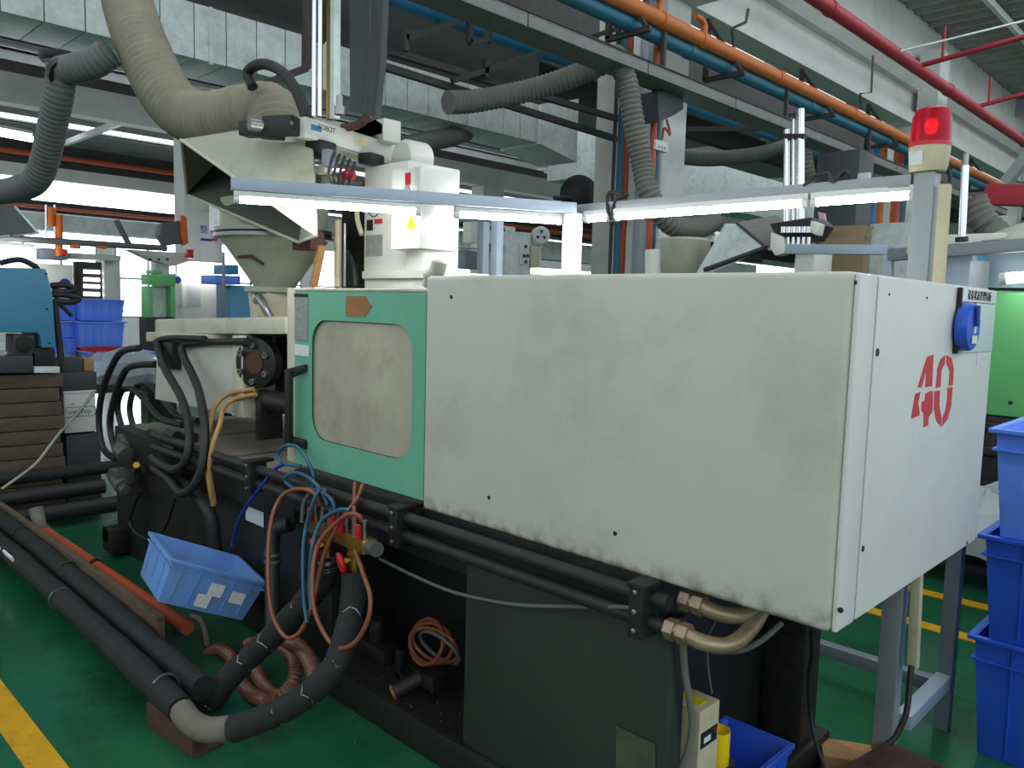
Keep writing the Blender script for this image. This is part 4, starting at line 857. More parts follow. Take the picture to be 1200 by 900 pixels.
# ================================================================ OVERHEAD
# galvanised main duct: one thing, each sheet panel a part
XD = -6.5
dzb = at(300, 86, x=XD).z; dzt = dzb + .43; DYE = 7.0
du = thing('galvanised_duct', (XD - .4, 3.5, dzb), 'large galvanised air duct with many sheet panels across the upper left', 'duct')
DW = .62; y = -1.4; pw = .27
while y < DYE:
    y1 = min(DYE, y + pw - .008)
    MB().box(XD - .012, XD, y, y1, dzb, dzt).build('side_panel', 'galv', du, bevel=.003)
    MB().box(XD - DW, XD - .012, y, y1, dzb, dzb + .012).build('bottom_panel', 'galv', du, bevel=.003)
    y += pw
MB().box(XD - DW + .01, XD - .014, -1.4, DYE, dzb + .014, dzt - .01).build('inner_sleeve', 'dark_beam', du)
for y in (3.05, 4.75): MB().box(XD - .02, XD + .02, y - .015, y + .015, dzb - .02, dzt).build('joint_flange', 'galv', du, bevel=.003)
# side stub and end piece toward the round column
one('duct_elbow', MB().hull([(XD - DW, 7.0, dzb - .02), (XD + .05, 7.0, dzb - .02), (XD + .05, 7.0, dzt), (XD - DW, 7.0, dzt)], [(XD - DW + .1, 7.6, dzb - .15), (XD + .1, 7.6, dzb - .15), (XD + .1, 7.6, dzb + .6), (XD - DW + .1, 7.6, dzb + .6)]), 'galv', 'tapered galvanised duct end beside the round column', 'duct', bevel=.004)
# continuing duct to the right behind the pillars
za, zb2 = at(850, 245, x=-8).z, at(850, 195, x=-8).z
one('galvanised_duct', MB().box(-8.6, -8, 9.5, 22, za, zb2), 'galv', 'grey duct behind the square column, right of the middle', 'duct', bevel=.005)
# dark roof girder right above the duct
zz0, zz1 = at(300, 30, x=-6.0).z, at(300, 2, x=-6.0).z
one('steel_girder', MB().box(-6.85, -6.6, -2, 7.2, dzt + .01, dzt + .09).box(-6.75, -6.7, -2, 7.2, dzt + .09, dzt + .8).box(-6.85, -6.6, -2, 7.2, dzt + .8, dzt + .88), 'dark_beam', 'dark brown steel girder above the galvanised duct', 'beam')
# dark platform of angle irons carrying the blue pipes
fr = thing('pipe_rack', (-5.7, 5, 4), 'black angle iron rack carrying the upper blue pipe', 'rack')
def rk(p0, p1, w=.06): MB().bar(p0, p1, w, w).build('angle_iron', 'dark_beam', fr)
xk = -5.75
for (a, b, c, d) in ((455, 60, 760, 150), (440, 75, 745, 170)): rk(at(a, b, x=xk), at(c, d, x=xk))
for (a, b, c, d, dx) in ((550, 20, 475, 45, 0), (725, 33, 530, 95, 0), (550, 20, 550, 50, 0), (573, 25, 573, 50, 0), (550, 50, 573, 46, 0), (475, 36, 475, 60, 0), (569, 68, 569, 92, 0), (725, 33, 726, 55, 0)): rk(at(a, b, x=xk + .1), at(c, d, x=xk + .1), .05)
rk(at(360, -10, x=-5.2), at(359, 80, x=-5.2), .05); rk(at(359, 80, x=-5.2), at(300, 102, x=-5.2), .05)
# pipes along the hall
def ypipe(name, px, py, x, y0, y1, r, m, label, joints=()):
    z = at(px, py, x=x).z; t = thing(name, (x, (y0 + y1) / 2, z - r), label, 'pipe')
    MB().tube([(x, y0, z), (x, y1, z)], r, 18).build('pipe_body', m, t)
    for j in joints: MB().pipe((x, j - .05, z), (x, j + .05, z), r * 1.13, r * .99, 18).build('coupling', m, t)
    return t, z
ypipe('blue_pipe', 520, 18, -5.9, 2, 7.1, .085, 'blue_pipe', 'bright blue water pipe at the top centre', (5.0, 3.9))
ypipe('blue_pipe', 820, 128, -6.3, 8.4, 18, .085, 'blue_pipe', 'bright blue water pipe right of the square column')
t, oz = ypipe('orange_pipe', 820, 46, -4.55, 4, 26, .075, 'orange_paint', 'orange pipe running along the white wall beam', (6.6, 7.3, 9.0, 11.2, 14))
for j in (6.55, 7.35): MB().tube(spl([(-4.55, j, oz + .06), (-4.55, j, oz + .16), (-4.55, j - .08, oz + .2), (-4.55, j - .18, oz + .2)], 5), .03).build('relief_elbow', 'orange_paint', t)
ypipe('teal_pipe', 820, 66, -4.62, 4, 24, .07, 'teal_pipe', 'dull teal pipe directly under the orange pipe', (7.2, 10.0))
ypipe('red_pipe', 1060, 70, -4.2, 6, 30, .085, 'red_paint', 'thick red sprinkler main under the corrugated roof', (9.5, 14, 19))
zr = at(1100, 98, x=-4.2).z
for k, (a, b, c, d) in enumerate(((1075, 78, 1200, 43), (1145, 125, 1200, 110))):
    p = at(a, b, x=-4.2); e = at(c, d, z=p.z + .15)
    one('sprinkler_branch', MB().tube([p, p + (e - p) * 1.6], .035).cyl(p.lerp(e, .25) , p.lerp(e, .25) + V((0, 0, .45)), .02), 'red_paint', ('red sprinkler branch pipe nearer the top right corner', 'red sprinkler branch pipe farther down the red main')[k], 'pipe')
p = at(1085, 80, x=-4.3)
one('roof_rod', MB().tube([at(1055, 60, x=-4.1), at(1300, 0, z=5.9)], .014), 'galv', 'thin pale rod across the corrugated roof corner', 'rod')
# brackets on the beam
for k, (y, h) in enumerate(((6.2, .5), (7.95, .5), (10.3, .5), (12.6, .5), (15.2, .5), (18, .5))):
    b = thing('pipe_bracket', (-4.75, y, oz - .25), ('black triangle bracket above the robot hose', 'tall black bracket beside the double elbow', 'black triangle bracket in the middle of the orange pipe', 'black triangle bracket left of the red beacon', 'black triangle bracket right of the red beacon', 'farthest black triangle bracket on the orange pipe')[k], 'bracket', 'pipe brackets on the white beam')
    MB().bar((XA + .1, y, oz - .2), (-4.40, y, oz - .2), .05, .05).build('arm', 'dark_beam', b)
    MB().bar((XA + .12, y, oz - .2), (XA + .12, y, oz + .45), .05, .05).build('upright', 'dark_beam', b)
    MB().bar((XA + .12, y, oz + .43), (-4.45, y, oz - .18), .04, .04).build('brace', 'dark_beam', b)
# cable tray
xt = -4.4; zt1 = at(700, 55, x=xt).z
tr = thing('cable_tray', (xt, 8, zt1), 'long grey steel cable tray below the orange pipe', 'cable tray')
for k in range(10): MB().box(xt - .02, xt, 3.0 + k * 1.6, 3.0 + k * 1.6 + 1.58, zt1 - .055, zt1 + .05).build('side_plate', 'tray_grey', tr, bevel=.002)
MB().box(xt - .3, xt - .02, 3, 19, zt1 - .055, zt1 - .045).build('tray_floor', 'tray_grey', tr)
MB().box(xt - .01, xt + .012, 3, 19, zt1 + .05, zt1 + .062).build('top_lip', 'dark_beam', tr)
for y in (6.6, 9.2, 11.8): MB().box(xt - .16, xt - .12, y, y + .04, zt1, oz - .1).build('hanger', 'dark_beam', tr)
one('hanging_channel', MB().bar(at(895, 150, x=-4.8), at(780, 152, x=-6.4), .06, .06).bar(at(900, 140, x=-5.4), at(1010, 120, x=-5.4), .06, .06), 'dark_beam', 'black cross angle below the cable tray', 'angle iron')
# flexible hoses overhead
one('exhaust_hose', MB().ribbed(spl([at(525, 120, x=-5.6), at(560, 118, x=-5.55), at(620, 106, x=-5.3), at(670, 90, x=-5.0), at(716, 70, x=-4.7), at(728, 63, x=-4.6)], 8), .10, .045, .006, 20), 'hose_grey', 'grey ribbed hose leaving the duct towards the cable tray', 'hose')
one('exhaust_hose', MB().ribbed(spl([at(722, 64, x=-4.55), at(734, 95, x=-4.5), at(742, 140, x=-4.45), at(752, 190, x=-4.4), at(762, 230, x=-4.3), at(785, 262, x=-4.2), at(815, 268, x=-4.15), at(838, 258, x=-4.1)], 8), .098, .045, .006, 20), 'hose_grey', 'grey ribbed hose hanging down by the column behind the lamp rail', 'hose')
one('exhaust_hose', MB().ribbed(spl([at(790, 182, x=-6.6), at(830, 186, x=-6.5), at(880, 182, x=-6.3), at(918, 172, x=-6.2), at(940, 165, x=-6)], 8), .11, .05, .006, 18), 'hose_dark', 'dark ribbed hose right of the square column', 'hose')
one('exhaust_hose', MB().ribbed(spl([at(932, 160, x=-5.2), at(942, 170, x=-5.0), at(946, 195, x=-4.9), at(950, 222, x=-4.9)], 8), .09, .05, .006, 18), 'hose_grey', 'grey ribbed hose behind the chrome posts of the far robot', 'hose')
one('exhaust_hose', MB().ribbed(spl([at(473, 172, x=-6.6), at(500, 166, x=-6.6), at(530, 160, x=-6.7), at(545, 155, x=-6.9)], 8), .10, .045, .006, 18), 'hose_dark', 'dark ribbed hose under the duct, right of the picker arm', 'hose')
gy = thing('exhaust_hose', at(60, 200, y=1.2), 'grey flexible hose with a kinked elbow at the upper left', 'hose')
MB().ribbed(spl([at(128, 62, y=1.72), at(110, 74, y=1.66), at(90, 80, y=1.6), at(72, 84, y=1.55)], 8), .083, .03, .0025, 20).build('upper_length', 'hose_dark', gy)
MB().ribbed(spl([at(72, 78, y=1.55), at(69, 110, y=1.55), at(61, 150, y=1.55), at(52, 190, y=1.55), at(40, 213, y=1.53), at(18, 222, y=1.5), at(-10, 226, y=1.5)], 8), .08, .03, .0025, 20).build('lower_length', 'hose_dark', gy)
p = at(74, 86, y=1.55); MB().lathe([(.088, -.02), (.088, .02)], p, 20, (.8, .2, -.55)).build('band', 'black', gy)
one('hose_collar', MB().lathe([(.11, 0), (.12, .02), (.12, .05)], at(72, 62, y=1.6) + V((0, .0, -.06)), 20, (0, 0, 1)), 'black', 'small black hanger above the kinked grey hose', 'hanger')
# dark hood at the left edge
h1, h2, h3, h4 = at(-40, 230, y=1.5), at(18, 242, y=1.5), at(45, 273, y=1.55), at(-40, 282, y=1.55)
lh = thing('fume_hood', h4, 'dark grey sheet metal hood at the left edge of the photo', 'hood')
MB().sheet((h1, h2, h3, h4), .006).build('front_panel', 'hose_dark', lh); MB().sheet((h2, h2 + V((-.6, 0, 0)), h3 + V((-.6, 0, 0)), h3), .006).build('side_panel', 'hose_dark', lh)
MB().cyl(h2, h3, .008).cyl(h3, h4, .008).build('rim_fold', 'galv', lh)
# pipes on the pillars
for k, (px, m, r, lab) in enumerate(((717, 'black', .02, 'thin black conduit on the round column'), (724, 'teal_pipe', .035, 'dull blue pipe standing beside the round column'), (731, 'red_orange_pipe', .035, 'orange red pipe standing beside the round column'), (762, 'red_orange_pipe', .035, 'orange red pipe climbing the square column'), (767, 'teal_pipe', .025, 'thin blue pipe climbing the square column'))):
    q = at(px, 250, x=-5.3 if k < 3 else -4.75); one('riser_pipe', MB().cyl((q.x, q.y, .0), (q.x, q.y, 4.4), r, n=14).pipe((q.x, q.y, 2.4), (q.x, q.y, 2.46), r * 1.25, r), m, lab, 'pipe')
q = at(755, 150, x=-5.1)
one('grey_channel', MB().box(q.x - .05, q.x + .05, q.y - .06, q.y + .06, 0, 5.2), 'grey_frame', 'grey steel channel between the column pipes', 'channel', bevel=.004)
p0 = [at(x, y, x=-4.6) for x, y in ((771, 106), (800, 108), (801, 128), (788, 136), (772, 143))]
one('dark_canopy', MB().slab(p0, (-.3, 0, 0)), 'dark_grey_box', 'dark sheet metal canopy hung on the square column', 'canopy', bevel=.004)
sw = thing('switch_box', at(775, 178, x=-4.7), 'small white switch box on the square column', 'switch box')
a, b = at(769, 163, x=-4.7), at(783, 179, x=-4.7); MB().box(-4.8, -4.7, a.y, b.y, b.z, a.z).build('case', 'white_plastic', sw, bevel=.01)
for k in range(3): MB().box(-4.70, -4.697, a.y + .04 + k * .05, a.y + .065 + k * .05, (a.z + b.z) / 2 - .03, (a.z + b.z) / 2).build('button', 'grey_label', sw)
MB().tube(spl([at(776, 163, x=-4.72), at(779, 150, x=-4.72), at(785, 158, x=-4.7), at(784, 150, x=-4.7), at(781, 140, x=-4.7)], 6), .012).build('wire', 'red_orange_pipe', sw)
# wires on the ledge
one('wall_conduit', MB().tube([at(1023, 65, x=-4.6), at(1021, 108, x=-4.62), at(1008, 110, x=-4.62), at(1009, 125, x=-4.9)], .015, 8), 'hose_grey', 'thin grey conduit stepping over the wall ledge, left of the beacon', 'conduit')
one('wall_conduit', MB().tube([at(877, 10, x=-4.6), at(874, 26, x=-4.65), at(858, 33, x=-4.8), at(860, 58, x=-4.95)], .018, 8), 'hose_grey', 'thin grey conduit on the wall above the orange pipe', 'conduit')

# ================================================================ LEFT NEIGHBOURHOOD
# timber stack
ts = thing('timber_stack', at(40, 612, z=0), 'stack of dark brown timber beams under the blue machine', 'timber stack')
tp = at(72, 600, z=0); tp = V((-6.02, 1.74, 0)); rot = R3(0, 0, math.radians(-62)); u = rot @ V((-1, 0, 0)); 
zt0 = at(70, 437, x=tp.x).z
uu = V((-.10, -1, 0)).normalized(); vv = V((-1, .1, 0)); nl = 10
for k in range(nl):
    z0, z1 = zt0 * k / nl, zt0 * (k + 1) / nl - .006
    for j in range(2):
        a = tp + vv * (j * .32) + uu * (.012 * ((k * 7 + j * 3) % 3) - .012)
        b_ = MB(); q = [a, a + uu * 1.6, a + uu * 1.6 + vv * .3, a + vv * .3]
        b_.slab([p + V((0, 0, z0)) for p in q], (0, 0, z1 - z0)).build('timber', 'wood', ts, bevel=.006)
# blue machine on the timbers
bm_ = thing('blue_press_unit', (tp.x - .3, 1.2, zt0), 'light blue machine cabinet on the timber stack at the left edge', 'machine')
xb = tp.x + .02
def lf_(pts, x=xb, t=-.45): return MB().slab([at(a, b, x=x) for a, b in pts], (t, 0, 0))
lf_([(-60, 312), (54, 315), (62, 345), (66, 407), (49, 408), (48, 395), (44, 390), (-60, 389)]).build('cabinet', 'blue_machine', bm_, bevel=.012)
for px, py in ((54, 321), (55, 362), (58, 402)): MB().lathe([(.008, 0), (.008, .004)], at(px, py, x=xb), 8, (1, 0, 0)).build('screw', 'dark_iron', bm_)
mt = lf_([(16, 392), (40, 393), (40, 414), (16, 414)], xb - .02, -.2).build('motor', 'dark_grey_box', bm_, bevel=.006)
q = at(28, 403, x=xb - .02); MB().lathe([(.055, 0), (.055, .012), (.045, .014), (.012, .014), (.012, .02)], q, 24, (1, 0, 0)).build('motor_face', 'dark_iron', mt)
lf_([(-60, 418), (39, 417), (39, 437), (-60, 438)], xb + .01, -.5).build('base_plate', 'dark_grey_box', bm_, bevel=.006)
lf_([(18, 413), (38, 413), (39, 430), (18, 430)], xb - .01, -.2).build('motor_foot', 'dark_iron', bm_, bevel=.004)
lf_([(40, 408), (64, 408), (66, 432), (41, 432)], xb - .05, -.3).build('junction_block', 'black', bm_, bevel=.004)
for k, pts in enumerate(([(60, 335), (75, 334), (86, 338), (80, 342), (62, 341)], [(61, 345), (80, 346), (92, 350), (82, 354), (64, 352)], [(63, 350), (67, 380), (70, 405), (72, 425)], [(66, 352), (76, 362), (84, 370)])):
    MB().tube(spl([at(a, b, x=xb - .05) for a, b in pts], 6), .022 if k < 3 else .014).build('cable', 'rubber', bm_)
MB().tube(spl([at(0, 308, x=xb - .2), at(22, 304, x=xb - .2), at(38, 310, x=xb - .2), at(44, 316, x=xb - .2)], 6), .02).build('cable', 'rubber', bm_)
lf_([(40, 430), (70, 430), (70, 437), (40, 437)], xb, -.3).build('tray', 'galv', bm_, bevel=.002)
# boxes beside the timber
XP = -6.15
def lbox(name, px0, py0, px1, py1, m, label, cat, x=XP, t=.4, bev=.008):
    a, b = at(px0, py0, x=x), at(px1, py1, x=x)
    return one(name, MB().box(x - t, x, a.y, b.y, min(a.z, b.z), max(a.z, b.z)), m, label, cat, bevel=bev)
a = at(118, 507, x=XP); a0 = at(70, 507, x=XP)
one('storage_box', MB().box(XP - .45, XP, a0.y + .04, a.y, .0, a.z), 'dark_grey_box', 'dark grey plastic box on the floor beside the timber stack', 'box', bevel=.01)
wb = thing('white_carton', at(92, 504, x=XP), 'white plastic box with outlined lettering between dark boxes', 'box')
a, b = at(69, 459, x=XP), at(113, 505, x=XP); MB().box(XP - .42, XP, a.y + .03, b.y, b.z, a.z).build('body', 'cover_end', wb, bevel=.008)
MB().box(XP - .43, XP + .006, a.y + .025, b.y + .006, a.z - .02, a.z).build('lid', 'cover_end', wb, bevel=.004)
text('lettering', 'TomyPop', .046, at(91, 482.5, x=XP) + V((.001, 0, 0)), (0, 1, 0), (0, 0, 1), 'ink_black', wb)
text('lettering', 'e', .05, at(85, 473, x=XP) + V((.001, 0, 0)), (0, 1, 0), (0, 0, 1), 'grey_label', wb)
c = at(91, 482.5, x=XP); rr_ = [(XP + .002, c.y + x, c.z + z) for x, z in rrect(-.12, .12, -.034, .034, .02)]
MB().tube(rr_, .002, 5, closed=True).build('outline_mark', 'ink_black', wb)
lbox('dark_case', 70, 437, 114, 458, 'dark_grey_box', 'dark grey case lying on the white lettered box', 'box')
lbox('dark_case', 73, 419, 97, 437, 'dark_grey_box', 'small dark grey case topmost beside the timber stack', 'box', XP - .05, .3)
lbox('brown_tool', 98, 420, 111, 435, 'raw_wood', 'small brown wooden tool with a dark strap on the dark case', 'tool', XP - .1, .15, .015)
one('strap_cable', MB().tube(spl([at(112, 457, x=XP + .01), at(97, 477, x=XP + .012), at(76, 500, x=XP + .1), at(60, 520, x=XP + .28), at(40, 545, x=XP + .38), at(2, 573, x=XP + .45)], 8), .009), 'hood_cream', 'thin pale cable running diagonally over the white box and timbers', 'cable')
# crates in the left background
XK = -8.6
def kcrate(px0, px1, pyt, pyb, m, label, dx=0, group='blue crates in the left background'):
    a, b = at(px0, pyt, x=XK + dx), at(px1, pyb, x=XK + dx); L = abs(b.y - a.y)
    return crate('plastic_crate', label, (XK + dx - .25, (a.y + b.y) / 2, b.z), (0, 0, math.radians(90)), L, .48, a.z - b.z, m, group, ribs=5, rim=.02, taper=.02)
kcrate(93, 147, 350, 376, 'blue_crate_bright', 'upper of the two large bright blue crates, left background'); kcrate(92, 147, 377, 406, 'blue_crate_bright', 'lower of the two large bright blue crates, left background')
kcrate(62, 92, 356, 375, 'blue_crate_bright', 'blue crate half hidden behind the black cable loops, top', -.1); kcrate(62, 92, 376, 396, 'blue_crate_bright', 'blue crate half hidden behind the black cable loops, middle', -.1); kcrate(62, 93, 397, 418, 'blue_crate_bright', 'blue crate half hidden behind the black cable loops, lowest', -.1)
kcrate(98, 146, 407, 436, 'red_plastic', 'red crate below the bright blue crates', .05, 'red crates')
kb = kcrate(112, 185, 414, 437, 'blue_crate_dusty', 'pale blue crate full of parts wrapped in clear film', .4, 'wrapped crate')
q = at(146, 430, x=XK + .6)
fm = MB().lathe([(.28, -.16), (.33, -.05), (.30, .06), (.2, .13), (.05, .16)], q, 14)
for v in fm.v: v += V((random.uniform(-.03, .03), random.uniform(-.03, .03), random.uniform(-.03, .03)))
one('plastic_bag', fm, 'clear_film', 'crumpled clear plastic bag over the pale blue crate', 'bag', smooth=25)
for k in range(2):
    q = at(140 + k * 22, 432, x=XK + .42); one('black_spool', MB().lathe([(.12, -.1), (.13, -.08), (.09, -.06), (.09, .06), (.13, .08), (.12, .1)], q, 20, (1, 0, 0)), 'dark_grey_box', ('dark round spool in the plastic bag, left one', 'dark round spool in the plastic bag, right one')[k], 'spool')
a = at(120, 445, x=XK); one('work_table', MB().box(XK - .7, XK + .8, 2.0, 4.6, .60, .66).box(XK - .6, XK - .5, 2.1, 2.2, 0, .6).box(XK + .6, XK + .7, 2.1, 2.2, 0, .6).box(XK - .6, XK - .5, 4.4, 4.5, 0, .6).box(XK + .6, XK + .7, 4.4, 4.5, 0, .6), 'dark_iron', 'dark steel work table under the background crates', 'table', bevel=.005)
# white machine behind the crates
XM = -11.0
wm = thing('white_machine', at(100, 420, x=XM), 'white machine frame with a bright back-lit opening behind the blue crates', 'machine')
def m_(px0, py0, px1, py1, m, nm, x=XM, t=.3, bev=.01):
    a, b = at(px0, py0, x=x), at(px1, py1, x=x); return MB().box(x - t, x, a.y, b.y, min(a.z, b.z), max(a.z, b.z)).build(nm, m, wm, bevel=bev)
m_(-20, 305, 88, 400, 'robot_white', 'cabinet', XM, .8); m_(88, 306, 124, 420, 'dark_beam', 'dark_frame', XM - .5, .1); 
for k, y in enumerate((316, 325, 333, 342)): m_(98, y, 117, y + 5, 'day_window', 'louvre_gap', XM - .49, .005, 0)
m_(122, 305, 143, 400, 'robot_white', 'door_leaf', XM - .3, .1); m_(82, 296, 142, 306, 'robot_white', 'top_rail', XM, .3); m_(48, 290, 80, 305, 'stand_grey', 'control_unit', XM + .1, .3)
q = at(75, 296, x=XM + .12); MB().lathe([(.04, 0), (.04, .03), (.03, .05)], q, 16, (1, 0, 0)).build('stop_button', 'red_plastic', wm)
q = at(76, 332, x=XM + .01); MB().lathe([(.06, 0), (.06, .01)], q, 20, (1, 0, 0)).build('round_sticker', 'ink_blue', wm)
oc = thing('air_cylinder_pair', at(65, 290, x=XM), 'pair of upright orange air cylinders on the white machine', 'air cylinder')
for px, y0, y1 in ((60, 243, 265), (69, 252, 300)): MB().cyl(at(px, y1, x=XM + .1), at(px, y0, x=XM + .1), .045, n=14).build('cylinder', 'orange_cyl', oc)
for px in (54, 64): MB().cyl(at(px, 275, x=XM + .1), at(px, 240, x=XM + .1), .012).build('rod', 'chrome', oc)
bp_ = at(0, 279, x=XM + .15); one('guide_pipe', MB().tube([bp_ + V((0, -.5, 0)), at(195, 291, x=XM + .15)], .04, 12), 'hose_dark', 'dark horizontal pipe behind the orange cylinders', 'pipe')
for k, px in enumerate((88, 119)): 
    q = at(px, 289, x=XM + .15); one('pipe_clip', MB().obox(q, (.06, .12, .05)), 'orange_cyl', ('orange clip on the dark pipe, left one', 'orange clip on the dark pipe, right one')[k], 'clip', bevel=.01)
a, b = at(136, 258, x=XM), at(152, 288, x=XM); one('slanted_arm', MB().bar(a, b, .08, .05), 'hose_dark', 'dark slanted flat bar in front of the grey duct', 'bar')
# green press frame
gf = thing('stamping_press', at(190, 370, x=-10), 'light green press frame with a dark opening, left background', 'machine')
def g_(px0, py0, px1, py1, m, nm, x=-10., t=.25):
    a, b = at(px0, py0, x=x), at(px1, py1, x=x); return MB().box(x - t, x, a.y, b.y, min(a.z, b.z), max(a.z, b.z)).build(nm, m, gf, bevel=.01)
g_(174, 321, 206, 335, 'green_machine', 'head'); g_(174, 335, 179, 372, 'green_machine', 'column_post'); g_(200, 335, 206, 372, 'green_machine', 'column_post'); g_(172, 372, 208, 520, 'dark_iron', 'base'); g_(180, 316, 191, 321, 'green_machine', 'cap'); g_(179, 335, 200, 372, 'galv', 'screen', -10.15, .02)
rbk = thing('far_robot', at(185, 300, x=-11.5), 'pale horizontal robot arm above the green frame', 'robot')
q = at(190, 305, x=-11.6); MB().box(-11.75, -11.6, q.y - .1, q.y + .1, 0, q.z).build('stand', 'robot_white', rbk)
MB().slab([at(x, y, x=-11.5) for x, y in ((150, 292), (225, 297), (226, 305), (205, 312), (178, 305))], (-.2, 0, 0)).build('arm', 'robot_white', rbk, bevel=.01)
for px in (176, 186, 196): MB().lathe([(.02, 0), (.02, .01)], at(px, 304, x=-11.5), 10, (1, 0, 0)).build('bolt', 'dark_grey_box', rbk)
MB().slab([at(x, y, x=-11.4) for x, y in ((213, 252), (219, 254), (221, 285), (216, 288), (212, 270))], (-.12, 0, 0)).build('tool_cylinder', 'orange_cyl', rbk, bevel=.01)
MB().slab([at(x, y, x=-11.45) for x, y in ((190, 262), (215, 258), (220, 285), (195, 288), (188, 276))], (-.2, 0, 0)).build('tool_plate', 'hose_dark', rbk, bevel=.02)
# column notice
cb_ = at(238, 260, x=XB + .05)
ns = thing('notice_board', cb_, 'white notice with two blue characters on the left column', 'sign')
a, b = at(234, 248, x=XB + .04), at(256, 318, x=XB + .04); MB().box(XB + .025, XB + .045, a.y, b.y, b.z, a.z).build('board', 'white_plastic', ns)
text('lettering', '整 理', .145, at(245, 270, x=XB + .05), (0, 1, 0), (0, 0, 1), 'ink_blue', ns)
a, b = at(235, 279, x=XB + .046), at(248, 283, x=XB + .046); MB().box(XB + .046, XB + .05, a.y, b.y, b.z, a.z).build('blue_strip', 'ink_blue', ns)
a, b = at(248, 279, x=XB + .046), at(255, 283, x=XB + .046); MB().box(XB + .046, XB + .05, a.y, b.y, b.z, a.z).build('red_strip', 'ink_red', ns)
wk = thing('white_cabinet', at(240, 380, x=-11.8), 'white control cabinet with a lamp lit top, left of the hopper', 'cabinet')
def w_(px0, py0, px1, py1, m, nm, x=-11.8, t=.5):
    a, b = at(px0, py0, x=x), at(px1, py1, x=x); return MB().box(x - t, x, a.y, b.y, min(a.z, b.z), max(a.z, b.z)).build(nm, m, wk, bevel=.01)
w_(207, 320, 255, 455, 'robot_white', 'body'); w_(214, 306, 262, 323, 'hall_lamp', 'lit_sign', -11.7, .2); w_(219, 326, 235, 360, 'paper', 'wall_chart', -11.79, .005); w_(208, 322, 214, 360, 'robot_white', 'side_strip', -11.75)
q = at(208, 328, x=-11.74); MB().lathe([(.05, 0), (.05, .01)], q, 16, (1, 0, 0)).build('round_sticker', 'ink_blue', wk)
rl = lbox('red_label_box', 220, 292, 227, 303, 'red_plastic', 'small red label box right of the pale robot arm', 'box', -11.3, .1)
bu = thing('blue_machine_unit', at(285, 370, x=-9.5), 'blue grey machine with a bright blue top seen left of the hopper cone', 'machine')
def b__(px0, py0, px1, py1, m, nm, x=-9.5, t=.4):
    a, b = at(px0, py0, x=x), at(px1, py1, x=x); return MB().box(x - t, x, a.y, b.y, min(a.z, b.z), max(a.z, b.z)).build(nm, m, bu, bevel=.01)
b__(252, 322, 282, 334, 'blue_crate_bright', 'blue_table'); b__(267, 310, 280, 322, 'blue_pipe', 'blue_cap'); b__(270, 334, 335, 480, 'blue_machine', 'body', -9.6); b__(262, 300, 265, 400, 'stand_grey', 'post', -9.3, .06); b__(262, 298, 300, 301, 'stand_grey', 'crossbar', -9.3, .06)
# ceiling lamps of the hall in view
for k, (a, b, x) in enumerate((((-30, 150), (38, 163), -15), ((-20, 294), (40, 299), -10.6))):
    p, q = at(a[0], a[1], x=x), at(b[0], b[1], x=x); t = thing('hall_lamp', (p + q) / 2, ('bright tube lamp hung near the roof at the left edge', 'bright lamp behind the blue machine, left edge')[k], 'lamp')
    MB().cyl(p, q, .05 if k == 0 else .08, n=12).build('tube', 'hall_lamp', t); MB().bar(p + V((0, 0, .1)), q + V((0, 0, .1)), .08, .05).build('housing', 'white_plastic', t)

# ================================================================ MIDDLE BACKGROUND (over the cover)
XQ = -7.2
dr_ = thing('drying_hopper', at(617, 320, x=XQ), 'grey cylindrical dryer with a pale control plate, middle background', 'dryer')
a, b = at(597, 272, x=XQ), at(634, 340, x=XQ); cxy = ((a.y + b.y) / 2)
MB().lathe([(.26, 0), (.26, a.z), (.24, a.z + .02)], (XQ - .26, cxy, 0), 28).build('barrel', 'galv', dr_)
MB().lathe([(.27, 0), (.27, .03)], (XQ - .26, cxy, a.z - .01), 28).build('lid', 'galv', dr_)
a, b = at(612, 284, x=XQ + .02), at(620, 311, x=XQ + .02); MB().box(XQ - .08, XQ + .02, a.y, b.y, b.z, a.z).build('control_plate', 'robot_white', dr_, bevel=.005); a, b = at(623, 288, x=XQ + .02), at(632, 314, x=XQ + .02); MB().box(XQ - .2, XQ + .02, a.y, b.y, b.z, a.z).build('control_plate', 'cream', dr_, bevel=.005)
for k, (px, py) in enumerate(((616, 289), (614, 300), (618, 300), (616, 307))): q = at(px, py, x=XQ + .021); MB().box(q.x, q.x + .01, q.y - .02, q.y + .02, q.z - .02, q.z + .02).build('dial', 'ink_black', dr_)
bl = thing('blower_fan', at(637, 290, x=XQ), 'round white blower with a three blade guard beside the dryer', 'blower')
q = at(634, 276, x=XQ + .05); ax = V((.8, -.6, 0)).normalized(); MB().lathe([(.09, -.16), (.12, -.14), (.12, 0), (.10, .02), (.09, .02)], q, 28, ax).build('housing', 'white_plastic', bl)
u, w = perp(ax)
for k in range(3):
    a0 = k * 2.094 + .5; P = lambda r, an: q + ax * .022 + (u * math.cos(an) + w * math.sin(an)) * r
    MB().slab([P(.02, a0 - .2), P(.07, a0 - .35), P(.07, a0 + .35), P(.02, a0 + .2)], ax * .002).build('blade_mark', 'ink_black', bl)
MB().cyl(q - ax * .16, q - ax * .26, .06, n=16).cyl(q - ax * .1 + V((0, 0, -.1)), q - ax * .1 + V((0, 0, -.35)), .03).build('outlet', 'white_plastic', bl)
r2 = thing('far_picker_robot', at(560, 320, x=-7.5), 'small white picker robot with a black hose loop, behind the lamp frame legs', 'robot')
def rr2(px0, py0, px1, py1, m, nm, x=-7.5, t=.15):
    a, b = at(px0, py0, x=x), at(px1, py1, x=x); return MB().box(x - t, x, a.y, b.y, min(a.z, b.z), max(a.z, b.z)).build(nm, m, r2, bevel=.008)
